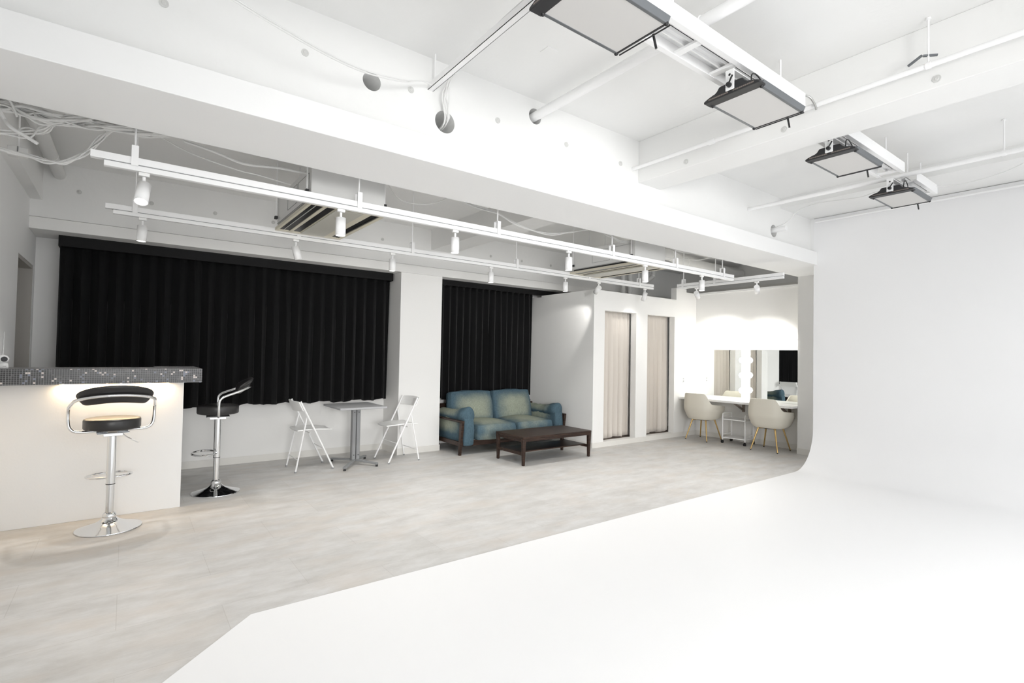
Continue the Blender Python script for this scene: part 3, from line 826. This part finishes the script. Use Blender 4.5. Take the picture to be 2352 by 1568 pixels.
# ------------------------------------------------------------------ lighting tracks and spotlights
def make_track(lab, p0, p1, hang, spine_ext, zt):
    p0, p1 = Vector(p0), Vector(p1); d = (p1-p0).normalized()
    tr = thing('lighting_track', lab, 'track', p0, group='suspended lighting tracks')
    L = (p1-p0).length
    MB().bar(-d*spine_ext, d*L, .042, .040).build('support_channel', M['white_metal'], tr, smooth=False, bevel=.002)
    MB().bar(Vector((0, 0, -.040)), d*(L+.0)+Vector((0, 0, -.040)), .034, .030).build('track_rail', M['white_metal'], tr, smooth=False, bevel=.002)
    MB().bar(Vector((0, 0, -.0225)), d*L+Vector((0, 0, -.0225)), .030, .005).build('track_gap', M['grey_metal'], tr, smooth=False)
    for h in hang:
        c = d*h; s = d.cross(Vector((0, 0, 1)))
        k = MB().bar(c+Vector((0, 0, -.03))-s*.027, c+Vector((0, 0, .085))-s*.027, .034, .004, up=s).bar(c+Vector((0, 0, -.03))+s*.027, c+Vector((0, 0, .085))+s*.027, .034, .004, up=s).bar(c+Vector((0, 0, .085))-s*.028, c+Vector((0, 0, .085))+s*.028, .034, .004).build('hanger_bracket', M['white_metal'], tr, smooth=False)
        MB().cyl(c+Vector((0, 0, .085)), c+Vector((0, 0, zt-p0.z)), .0055, seg=10).build('hanger_rod', M['white_metal'], k)
    return tr
ZT = 2.478; YT = 5.15; ZT2 = 2.510
make_track('white lighting track hung along the deep beam', (-.13, 3.70, ZT), (6.42, 3.70, ZT), (.14, 1.47, 2.72, 4.20, 5.30, 6.3), .06, LZ)
make_track('white lighting track hung nearer the curtains', (-.113, YT, ZT2), (6.62, YT, ZT2), (.14, 1.40, 2.585, 4.02, 5.30, 6.39), .05, LZ)
make_track('short white lighting track hung across before the mirrors', (6.66, 4.72, ZT), (6.66, 3.15, ZT), (.10, .62), .0, LZ)

SPOT_LIGHTS = []
def make_spot():
    s = thing('track_spotlight', '', 'spotlight', (0, 0, 0), group='white track spotlights')
    MB().box((-.027, -.014, -.022), (.027, .014, 0)).build('adapter', M['white_plastic'], s, bevel=.004)
    MB().cyl((0, 0, -.085), (0, 0, -.026), .009, seg=14).build('stem', M['white_metal'], s)
    return s
proto = [None]
def spot(lab, x, y, aim, power=14, size=104, axis='x', lit=True):
    z = (ZT2 if abs(y-YT) < .01 else ZT)-.056
    if proto[0] is None:
        s = make_spot(); proto[0] = s
        adapter_stem = None
    else:
        s = None
        s = bpy.data.objects.new('track_spotlight', None); COL.objects.link(s); s['category'] = 'spotlight'; s['group'] = 'white track spotlights'
        for ch in BASE_KIDS:
            c_ = ch.copy(); COL.objects.link(c_); c_.parent = s
    s.location = (x, y, z); s['label'] = lab; s.rotation_euler = (0, 0, 0 if axis == 'x' else PI/2)
    d = Vector(aim).normalized()
    if axis != 'x': d = Matrix.Rotation(-PI/2, 3, 'Z') @ d
    piv = Vector((0, 0, -.088)); up = -d
    top = piv+up*.022; bot = piv+d*.105
    side = d.cross(Vector((0, 1, 0)))
    off = Vector((.0, .0, 0))
    h = MB().cyl(top, bot, .0335, seg=28, caps=False)
    h.cyl(top+up*.0005, top, .0330, seg=28)
    hd = h.build('head', M['white_metal'], s, solid=.003)
    hd['label'] = 'white cylinder lamp head'
    MB().cyl(bot-d*.006, bot-d*.004, .0315, seg=28).build('lens', M['spot_lens'], hd)
    ld = bpy.data.lights.new('spot_lamp', 'SPOT'); ld.energy = power; ld.spot_size = math.radians(size); ld.spot_blend = .8 if size > 90 else .45; ld.shadow_soft_size = .028
    ld.color = (1, .98, .945)
    lo = bpy.data.objects.new('spot_lamp', ld); COL.objects.link(lo); lo.parent = s
    lo.location = bot+d*.004
    lo.rotation_euler = d.to_track_quat('-Z', 'Y').to_euler()
    return s
DOWN = (0, 0, -1)
spot('white spotlight tilted towards the bar, leftmost on the track along the beam', .056, 3.70, (-.12, -.45, -1), 40)
BASE_KIDS = [c for c in KIDS(proto[0]) if c.name.startswith(('adapter', 'stem'))]
nth = ('', 'second', 'third', 'fourth', 'fifth', 'sixth', 'seventh')
for i, x in enumerate((1.212, 2.163, 3.453, 4.616, 5.71)):
    spot('white downward spotlight, %s from the left on the track along the beam' % nth[i+1], x, 3.70, DOWN, 40)
for i, (x, aim) in enumerate(((.078, (-.05, 0, -1)), (1.266, (.30, .1, -1)), (2.247, DOWN), (3.522, DOWN), (4.75, DOWN))):
    spot('white spotlight, %s from the left on the track nearer the curtains' % ('leftmost' if i == 0 else nth[i]), x, YT, aim, 40)
spot('white spotlight tilted towards the booth side wall above the sofa', 5.40, YT, (.19, .86, -.52), 24, 48)
spot('white spotlight tilted down into the booth opening nearer the sofa', 6.43, YT, (.1, .5, -1.0), 8)
spot('white spotlight on the short track, aimed at the mirror nearer the booth', 6.66, 4.40, (.95, .33, -.54), 95, 52, 'y')
spot('white spotlight on the short track, aimed at the mirror beside the pillar', 6.66, 3.50, (.90, .40, -.50), 95, 44, 'y')

# ------------------------------------------------------------------ studio light panels and their ladders
def make_ladder(lab, x0, x1, rungs):
    y0, y1, z = 1.525, 1.730, 3.05
    r = thing('lighting_ladder', lab, 'lighting rail', (x0, y0, z), group='white ladder rails on the studio ceiling')
    L = x1-x0; H = .085; w = y1-y0
    # channel side: web and two lips
    for nm, yy, s in (('side_channel', 0, 1), ('side_channel', w, -1)):
        MB().box((0, yy-.002, 0), (L, yy+.002, H)).box((0, yy if s > 0 else yy-.030, 0), (L, yy+.030 if s > 0 else yy, .004)).box((0, yy if s > 0 else yy-.02, H-.004), (L, yy+.02 if s > 0 else yy, H)).build(nm, M['white_metal'], r, smooth=False, bevel=.0015)
    for q in rungs:
        B((q-x0-.022, .02, .004), (q-x0+.022, w-.02, .020)).build('rung', M['white_metal'], r, smooth=False, bevel=.002)
    MB().box((0, w/2-.021, .045), (L, w/2+.021, .05)).box((0, w/2-.021, .026), (L, w/2-.017, .05)).box((0, w/2+.017, .026), (L, w/2+.021, .05)).build('centre_channel', M['white_metal'], r, smooth=False)
    n = max(2, int(L/1.1)+1)
    for i in range(n):
        px = .12+(L-.24)*i/(n-1)
        MB().cyl((px, w/2, .05), (px, w/2, CZ-z), .006, seg=10).build('hanger_rod', M['white_metal'], r)
    return r
make_ladder('nearest white ladder rail, ending before the cross beam', -.2, 3.50, (.9, 1.22, 2.37, 2.71, 3.40))
make_ladder('white ladder rail just beyond the cross beam', 4.05, 5.40, (4.12, 4.80, 5.34))
make_ladder('farthest white ladder rail, next to the cyclorama wall', 5.72, 6.34, (5.78, 6.28))

def make_panel():
    p = thing('light_panel', '', 'studio light', (0, 0, 0), group='unlit studio light panels')
    hx, hy = .247, .154
    B((-hx+.012, -hy+.012, .002), (hx-.012, hy-.012, .010)).build('diffuser', M['diffuser'], p, smooth=False)
    for s in (-1, 1):
        MB().prism([(s*(hy-.016), 0), (s*hy, 0), (s*(hy+.014), .03), (s*(hy-.02), .034), (s*(hy-.02), .012)], 'x', -hx, hx).build('side_frame', M['grey_alu'], p, smooth=False, bevel=.002)
    B((hx-.014, -hy, -.001), (hx, hy, .03)).build('end_frame', M['black_metal'], p, bevel=.004)
    # curved ventilated housing at the near end, swelling towards the middle
    prof = []
    for k in range(25):
        y = -hy-.014+(2*hy+.028)*k/24
        a = abs(y)/(hy+.014)
        z = .012+.028*(1-a**3)
        if abs(y) < .088: z += .026*min(1, (.088-abs(y))/.014)
        prof.append((y, z))
    poly = [(-hy-.014, .0)]+prof+[(hy+.014, .0)]
    he = MB().prism(poly, 'x', -hx-.055, -hx+.014).build('end_housing', M['black_metal'], p, smooth=False, bevel=.004)
    for sg in (-1, 1):
        vb = MB()
        for k in range(22):
            y = sg*(.016+.119*k/21)
            vb.box((-hx-.0560, y-.0012, .009), (-hx-.0545, y+.0012, .0165))
        vb.build('vent_grille', M['bracket_brown'], he, smooth=False)
    MB().box((-hx+.012, -hy+.03, .03), (hx-.012, hy-.03, .044)).build('back_shell', M['black_metal'], p, bevel=.006)
    for sx_, sy_ in ((-1, -1), (-1, 1), (1, -1), (1, 1)):
        MB().sphere((sx_*(hx-.008), sy_*(hy-.006), .002), .011, 12, 8).build('corner_cap', M['black_plastic'], p)
    # yoke: white plates with knobs, and the cross bar
    for sx_ in (-1, 1):
        xx = -hx-.060 if sx_ < 0 else hx+.020
        yk = B((xx-.003, -.026, .018), (xx+.003, .026, .135)).build('yoke_plate', M['white_metal'], p, bevel=.002)
        MB().cyl((xx-.004, 0, .105), (xx-.0045, 0, .105), .007, seg=14).build('yoke_hole', M['black_metal'], yk)
        kn = MB().cyl((xx-.003 if sx_ < 0 else xx+.003, 0, .045), (xx-.024 if sx_ < 0 else xx+.018, 0, .045), .014, .012, seg=18).build('tilt_knob', M['black_plastic'], p)
        if sx_ < 0: MB().tube([(xx-.018, 0, .045), (xx-.026, -.03, .085)], .005, 8).build('knob_lever', M['black_plastic'], kn)
        else: MB().tube([(xx+.012, -.045, .02), (xx+.030, -.05, -.045)], .006, 8).build('knob_lever', M['black_plastic'], kn)
    MB().box((-hx-.06, -.02, .128), (hx+.02, .02, .135)).build('yoke_bar', M['white_metal'], p, smooth=False)
    MB().tube([(hx+.018, -hy+.004, .004), (hx+.018, hy-.004, .004)], .0035, 8).build('accessory_rod', M['black_metal'], p)
    MB().box((-.10, -.05, .044), (.08, .05, .075)).build('driver_box', M['black_metal'], p, bevel=.004)
    MB().tube(smooth_path([(-.20, -.07, .046), (-.22, -.08, .10), (-.16, -.075, .125), (-.05, -.06, .11), (.02, -.04, .075)], 4), .004, 8).build('power_lead', M['black_plastic'], p)
    return p
pp = make_panel(); pp.location = (1.668, 1.575, 2.90); pp['label'] = 'unlit square studio light panel cut by the top edge of the photo'
dup(pp, 'unlit square studio light panel on the ladder before the cross beam', (3.003, 1.580, 2.90))
dup(pp, 'unlit square studio light panel just beyond the cross beam', (4.385, 1.610, 2.90))
dup(pp, 'farthest unlit square studio light panel, nearest the cyclorama wall', (5.745, 1.645, 2.90))

# ------------------------------------------------------------------ pipes on the studio ceiling
def pipe(name, lab, pts, r, mat=None, hang=(), cat='pipe', couple=()):
    t = thing(name, lab, cat, pts[0])
    o = Vector(pts[0]); P = [Vector(p)-o for p in pts]
    MB().tube(P, r, 16).build('tube', mat or M['white_metal'], t, angle=50)
    for h, ztop in hang:
        c = P[0].lerp(P[-1], h)
        b = MB().cyl(c+Vector((0, -.012, 0)), c+Vector((0, .012, 0)), r+.004, seg=20).build('pipe_clip', M['white_metal'], t)
        MB().cyl(c+Vector((0, 0, r)), c+Vector((0, 0, ztop-o.z-.001)), .0055, seg=10).cyl(c+Vector((0, 0, ztop-o.z-.012)), c+Vector((0, 0, ztop-o.z-.001)), .014, seg=12).build('hanger_rod', M['white_metal'], b)
    for h in couple:
        c = P[0].lerp(P[-1], h); dd = (P[-1]-P[0]).normalized()
        MB().cyl(c-dd*.025, c+dd*.025, r+.005, seg=20).build('coupling', M['white_metal'], t)
    return t
pa = pipe('conduit_pipe', 'long white conduit along the near side of the cross beam', [(3.61, 3.049, 3.085), (3.61, -3.5, 3.085)], .016, hang=((.327, CZ), (.62, CZ)), couple=(.12, .5))
hk = MB().bar((3.585, .93, 3.145), (3.60, 1.00, 3.118), .012, .010).bar((3.60, .93, 3.147), (3.63, .87, 3.137), .012, .010).build('beam_clip', M['grey_alu'])
tag(hk, 'small dark metal spring clip on the hanger rod of the long conduit', 'clip')
pipe('conduit_pipe', 'white conduit on rods above the far ladder rail', [(5.60, 3.049, 3.085), (5.60, -3.5, 3.085)], .020, hang=((.325, CZ), (.66, CZ)))
pipe('conduit_pipe', 'thin white conduit along the top of the cyclorama wall', [(7.10, 2.96, 3.175), (7.10, -3.5, 3.175)], .013)
pipe('sleeve_pipe', 'white pipe leaving the sleeve above the middle of the beam', [(2.47, 3.55, 3.232), (2.47, -1.0, 3.232)], .034, couple=(.42,), hang=((.56, CZ),))
pipe('sleeve_pipe', 'short white pipe stub in the sleeve near the cyclorama', [(6.19, 3.50, 2.935), (6.19, 2.90, 2.945)], .030)
# cable raceway with rod, cables lying on it
rw = thing('cable_raceway', 'white cable raceway running from the deep beam across the ceiling', 'raceway', (1.57, 3.049, 3.14))
MB().box((-.02, -4.2, 0), (.02, 0, .003)).box((-.02, -4.2, 0), (-.017, 0, .04)).box((.017, -4.2, 0), (.02, 0, .04)).build('channel', M['white_metal'], rw, smooth=False)
for y in (-.06, -1.3): MB().cyl((0, y, .002), (0, y, CZ-3.14), .0055, seg=10).build('hanger_rod', M['white_metal'], rw)
rnd = random.Random(21)
for k in range(7):
    j = lambda s=.012: rnd.uniform(-s, s)
    pts = [(1.685+j(.03), 3.40, 2.94+j(.02)), (1.685+j(.03), 3.05, 2.95+j(.03)), (1.66+j(.02), 2.99+j(.01), 3.03+j()), (1.63+j(.02), 2.95+j(.02), 3.12+j()), (1.60+j(), 2.80+j(.05), 3.17+j(.006)), (1.58+j(), 2.5, 3.178+j(.006)), (1.57+j(.01), 2.1, 3.19+j(.01)), (1.57+j(.014), 1.2, 3.18+j(.01)), (1.57+j(.014), -.6, 3.18)]
    o = MB().tube(smooth_path(pts, 5), .0045+.0012*rnd.random(), 8).build('ceiling_cable', M['cable_white'])
    tag(o, 'white cable running from the beam sleeve onto the ceiling raceway', 'cable', 'cables on the ceiling raceway')
for k in range(2):
    dz = .012*k
    o = MB().tube(smooth_path([(-.3, 2.45, 3.06-dz), (.05, 2.52, 3.02-dz), (.34, 2.6, 2.985-dz), (.53, 2.63, 2.955-dz), (.78, 2.70, 2.945-dz), (1.02, 2.80, 2.98-dz), (1.30, 2.9, 3.06-dz), (1.45, 2.95, 3.125), (1.552, 2.985, 3.145)], 5), .0042, 8).build('ceiling_cable', M['cable_white'])
    tag(o, 'thin white paired wire sagging from the upper left to the raceway', 'cable', 'paired wires sagging to the raceway')
# stub of bent conduit at the end of the first ladder
o = MB().tube(smooth_path([(3.495, 1.55, 3.10), (3.53, 1.54, 3.135), (3.565, 1.52, 3.125), (3.585, 1.50, 3.075), (3.59, 1.495, 3.045)], 5), .007, 10).build('conduit_hook', M['steel'])
tag(o, 'small grey hooked tube at the end of the nearest ladder rail', 'tube')
for lab, pts in (('thin white wire draped from the far sleeve up to the conduit', [(6.22, 3.30, 2.96), (6.26, 3.03, 3.0), (6.30, 2.92, 3.06), (6.32, 2.82, 3.16), (6.33, 2.6, 3.20), (6.33, 2.2, 3.17), (6.33, 2.02, 3.19), (6.30, 1.70, 3.14)]),
                 ('thin white wire drooping right of the farthest light panel', [(6.31, 1.54, 3.12), (6.34, 1.36, 3.10), (6.33, 1.16, 3.11), (6.33, .98, 3.15), (6.33, .80, 3.23)])):
    o = MB().tube(smooth_path(pts, 6), .0045, 8).build('ceiling_cable', M['cable_white']); tag(o, lab, 'cable')
o = B((2.09, 2.46, CZ-.004), (2.17, 2.54, CZ)).build('cover_plate', M['concrete_white'], None, smooth=False); tag(o, 'small white cover plate on the studio ceiling', 'plate')

# ------------------------------------------------------------------ cables and ducts over the lounge
rnd = random.Random(5)
def jit(p, s): return tuple(c+rnd.uniform(-s, s) for c in p)
def cable(name, lab, pts, r, group=None, s=0, k=6):
    o = MB().tube(smooth_path([jit(p, s) for p in pts] if s else pts, k), r, 8).build(name, M['cable_white'])
    return tag(o, lab, 'cable', group)
for q in range(26):
    cable('bundled_cable', 'white cable in the thick bundle hung behind the beam at upper left', [(-.72, 4.0, 2.725), (-.62, 4.08, 2.775), (-.50, 4.08, 2.76), (-.40, 4.08, 2.745), (-.26, 4.10, 2.765), (-.13, 4.10, 2.785), (.10, 4.05, 2.80), (.40, 3.85, 2.83), (.8, 3.64, 2.86)], rnd.uniform(.005, .0095), 'cable bundle at upper left', .034)
for q in range(5):
    cable('bundled_cable', 'white cable swagging low below the bundle and up to the beam', [(-.735, 4.42, 2.61), (-.62, 4.4, 2.60), (-.52, 4.4, 2.585), (-.43, 4.4, 2.57), (-.35, 4.4, 2.59), (-.26, 4.4, 2.665), (-.18, 4.4, 2.785), (-.11, 4.35, 2.86), (.02, 4.2, 2.90), (.25, 3.9, 2.93), (.4, 3.62, 2.95)], rnd.uniform(.005, .007), 'swagging cables at upper left', .014)
for q in range(4):
    cable('bundled_cable', 'loose white cable looping among the bundle at upper left', [(-.73, 4.2, 2.60+.02*q), (-.60, 4.2, 2.615+.015*q), (-.52, 4.2, 2.65+.012*q), (-.45, 4.2, 2.71), (-.38, 4.15, 2.75)], .005, 'loose loops at upper left', .022)
cable('cable_end', 'thick white cable end poking out below the bundle at upper left', [(-.66, 3.57, 2.80), (-.60, 4.0, 2.70), (-.56, 4.0, 2.63), (-.50, 4.0, 2.595), (-.44, 4.0, 2.56)], .010)
cable('cable_end', 'white cable crossing steeply over the bundle at upper left', [(-.58, 3.57, 2.83), (-.575, 3.92, 2.79), (-.55, 3.98, 2.745), (-.53, 4.0, 2.69)], .006)
for q in range(2):
    cable('lounge_cable', 'white cable sagging toward the nearer air conditioner', [(.27, 4.1, 2.80), (.47, 4.1, 2.77), (.64, 4.1, 2.735), (.87, 4.1, 2.75), (1.06, 4.1, 2.765), (1.29, 4.1, 2.79), (1.38, 4.08, 2.82)], .007, 'cables sagging to the nearer air conditioner', .008)
cable('lounge_cable', 'thin white wire sloping down to the nearer air conditioner', [(.12, 4.3, 2.87), (.33, 4.3, 2.79), (.61, 4.3, 2.74), (.79, 4.3, 2.73), (1.02, 4.35, 2.72)], .0045)
cable('lounge_cable', 'thin white wire looping right of the nearer air conditioner', [(1.66, 4.3, 3.149), (1.72, 4.3, 3.0), (1.83, 4.3, 2.87), (1.94, 4.3, 2.77), (2.11, 4.3, 2.765), (2.29, 4.3, 2.81), (2.42, 4.25, 2.90), (2.52, 4.2, 3.149)], .0045)
for q in range(3):
    cable('lounge_cable', 'white cable in the long sag between the two air conditioners', [(2.30, 4.08, 2.86), (2.46, 4.1, 2.815), (2.65, 4.1, 2.785), (2.88, 4.1, 2.765), (3.07, 4.1, 2.71), (3.29, 4.1, 2.672), (3.56, 4.1, 2.675), (3.84, 4.1, 2.74), (4.18, 4.1, 2.83)], .0062, 'cables between the air conditioners', .010)
for q in range(3):
    cable('lounge_cable', 'white cable draped along the beam past the farther air conditioner', [(4.25, 4.08, 2.85), (4.43, 4.1, 2.805), (4.69, 4.1, 2.755), (5.1, 4.1, 2.83), (5.53, 4.1, 2.82), (5.9, 4.1, 2.80), (6.4, 4.05, 2.83)], .006, 'cables past the farther air conditioner', .012)
cable('lounge_cable', 'white cable crossing to the right of the farther air conditioner', [(5.60, 4.2, 2.72), (5.76, 4.2, 2.71), (6.15, 4.2, 2.745), (6.46, 4.2, 2.78), (6.8, 4.1, 2.90), (7.0, 4.05, 3.149)], .006)
# insulated ducts
def duct(lab, pts, r, rings=True):
    t = thing('insulated_duct', lab, 'duct', pts[0]); o = Vector(pts[0])
    P = smooth_path([Vector(p)-o for p in pts], 6)
    MB().tube(P, r, 20).build('duct_sleeve', M['insulation'], t, angle=60)
    for i in range(4, len(P)-2, 7):
        d = (P[i+1]-P[i]).normalized()
        MB().cyl(P[i]-d*.008, P[i]+d*.008, r+.003, seg=20).build('duct_tape', M['white_plastic'], t)
    return t
duct('slanting white insulated duct behind the cable bundle', [(-.575, 4.9, 3.03), (-.57, 5.4, 3.035), (-.565, 6.0, 3.04), (-.56, 6.549, 3.045)], .05)
duct('white insulated hose leaving the nearer air conditioner', [(1.62, 4.45, 2.72), (1.72, 4.45, 2.76), (1.80, 4.5, 2.84), (1.86, 4.6, 2.95), (1.88, 4.7, 3.13)], .045)
duct('thick white insulated duct right of the farther air conditioner', [(5.46, 4.55, 2.76), (5.65, 4.6, 2.80), (6.0, 4.72, 2.88), (6.6, 4.85, 2.96), (7.3, 5.1, 2.98), (8.1, 5.2, 3.0), (9.29, 5.2, 3.0)], .085)
duct('bent white insulated pipe dropping behind the booth', [(7.95, 6.2, 3.12), (7.98, 6.2, 3.02), (7.98, 6.22, 2.92), (7.86, 6.25, 2.83), (7.80, 6.27, 2.74), (7.80, 6.27, 2.5), (7.80, 6.27, .079)], .04)
for i, x in enumerate((7.35, 7.55)):
    t = thing('riser_pipe', ('left' if i == 0 else 'right')+' one of two white upright pipes behind the booth', 'pipe', (x, 6.40, 2.3), group='upright pipes behind the booth')
    MB().cyl((0, 0, 0), (0, 0, LZ-2.3), .042, seg=24).build('tube', M['ac_box'], t)
    MB().cyl((0, 0, .3), (0, 0, .34), .048, seg=24).build('coupling', M['ac_box'], t)
jb = thing('junction_box', 'pale junction box among the cables at upper left', 'box', (-.60, 4.62, 2.66))
MB().box((-.05, -.03, -.03), (.05, .03, .03)).build('case', M['ac_box'], jb, bevel=.004)
MB().box((-.003, -.033, -.031), (.003, -.03, .031)).build('case_seam', M['grey_metal'], jb)
MB().cyl((0, 0, .03), (0, 0, LZ-2.66), .005, seg=10).build('hanger_rod', M['white_metal'], jb)

# ------------------------------------------------------------------ light
w = bpy.data.worlds.new('world'); scene.world = w; w.use_nodes = True
bg = w.node_tree.nodes['Background']; bg.inputs[0].default_value = (.95, .975, 1, 1); bg.inputs[1].default_value = 1.0

def area(name, loc, aim, sx, sy, power, col=(1, 1, 1), spread=180):
    ld = bpy.data.lights.new(name, 'AREA'); ld.shape = 'RECTANGLE'; ld.size = sx; ld.size_y = sy; ld.energy = power; ld.color = col
    o = bpy.data.objects.new(name, ld); COL.objects.link(o); o.location = loc
    o.rotation_euler = (Vector(aim)-Vector(loc)).to_track_quat('-Z', 'Z').to_euler()
    ld.spread = math.radians(spread)
    return o
area('rear_fill_light', (3.6, -3.9, 1.7), (3.4, 3, 1.9), 6.0, 2.6, 50, (.985, .995, 1))  # added fill behind the camera, out of view; no window is built there
area('overhead_fill_light', (3.9, -1.9, 2.94), (3.9, -1.9, 0), 5.0, 2.0, 112, (.99, .995, 1))  # added overhead fill behind the camera, not a fixture of the room
area('left_fill_light', (-.25, -3.7, 1.65), (4.6, 6.4, .85), 1.8, 1.4, 62, (1, .995, .985), 64)  # unseen soft fill added from back left to lift lounge and booth walls
area('bar_strip_lamp', (-.05, 5.365, 1.088), (-.05, 5.365, 0), .72, .03, 4.2, (1, .74, .45))

# ------------------------------------------------------------------ camera
F = 1181.64; yaw, pitch, roll = (math.radians(a) for a in (36.860, 1.391, -1.0357))
f = Vector((math.sin(yaw)*math.cos(pitch), math.cos(yaw)*math.cos(pitch), math.sin(pitch)))
r = Vector((math.cos(yaw), -math.sin(yaw), 0)); dn = f.cross(r)
cr_, sr_ = math.cos(roll), math.sin(roll)
R2 = cr_*r+sr_*dn; D2 = -sr_*r+cr_*dn
cd = bpy.data.cameras.new('camera'); cam = bpy.data.objects.new('camera', cd); COL.objects.link(cam)
U = -D2; Bk = -f
cam.matrix_world = Matrix(((R2.x, U.x, Bk.x, 0), (R2.y, U.y, Bk.y, 0), (R2.z, U.z, Bk.z, 1.4), (0, 0, 0, 1)))
cd.sensor_width = 36; cd.lens = F*36/2352; cd.clip_start = .02; cd.clip_end = 100
scene.camera = cam

vs = scene.view_settings
vs.view_transform = 'Standard'; vs.look = 'None'; vs.exposure = 0.0; vs.gamma = 1; vs.use_curve_mapping = False
scene.cycles.max_bounces = 10; scene.cycles.diffuse_bounces = 6; scene.cycles.glossy_bounces = 6
scene.cycles.use_denoising = True; scene.cycles.use_adaptive_sampling = True; scene.cycles.adaptive_threshold = .09; scene.cycles.adaptive_min_samples = 16
scene.cycles.sample_clamp_indirect = 6
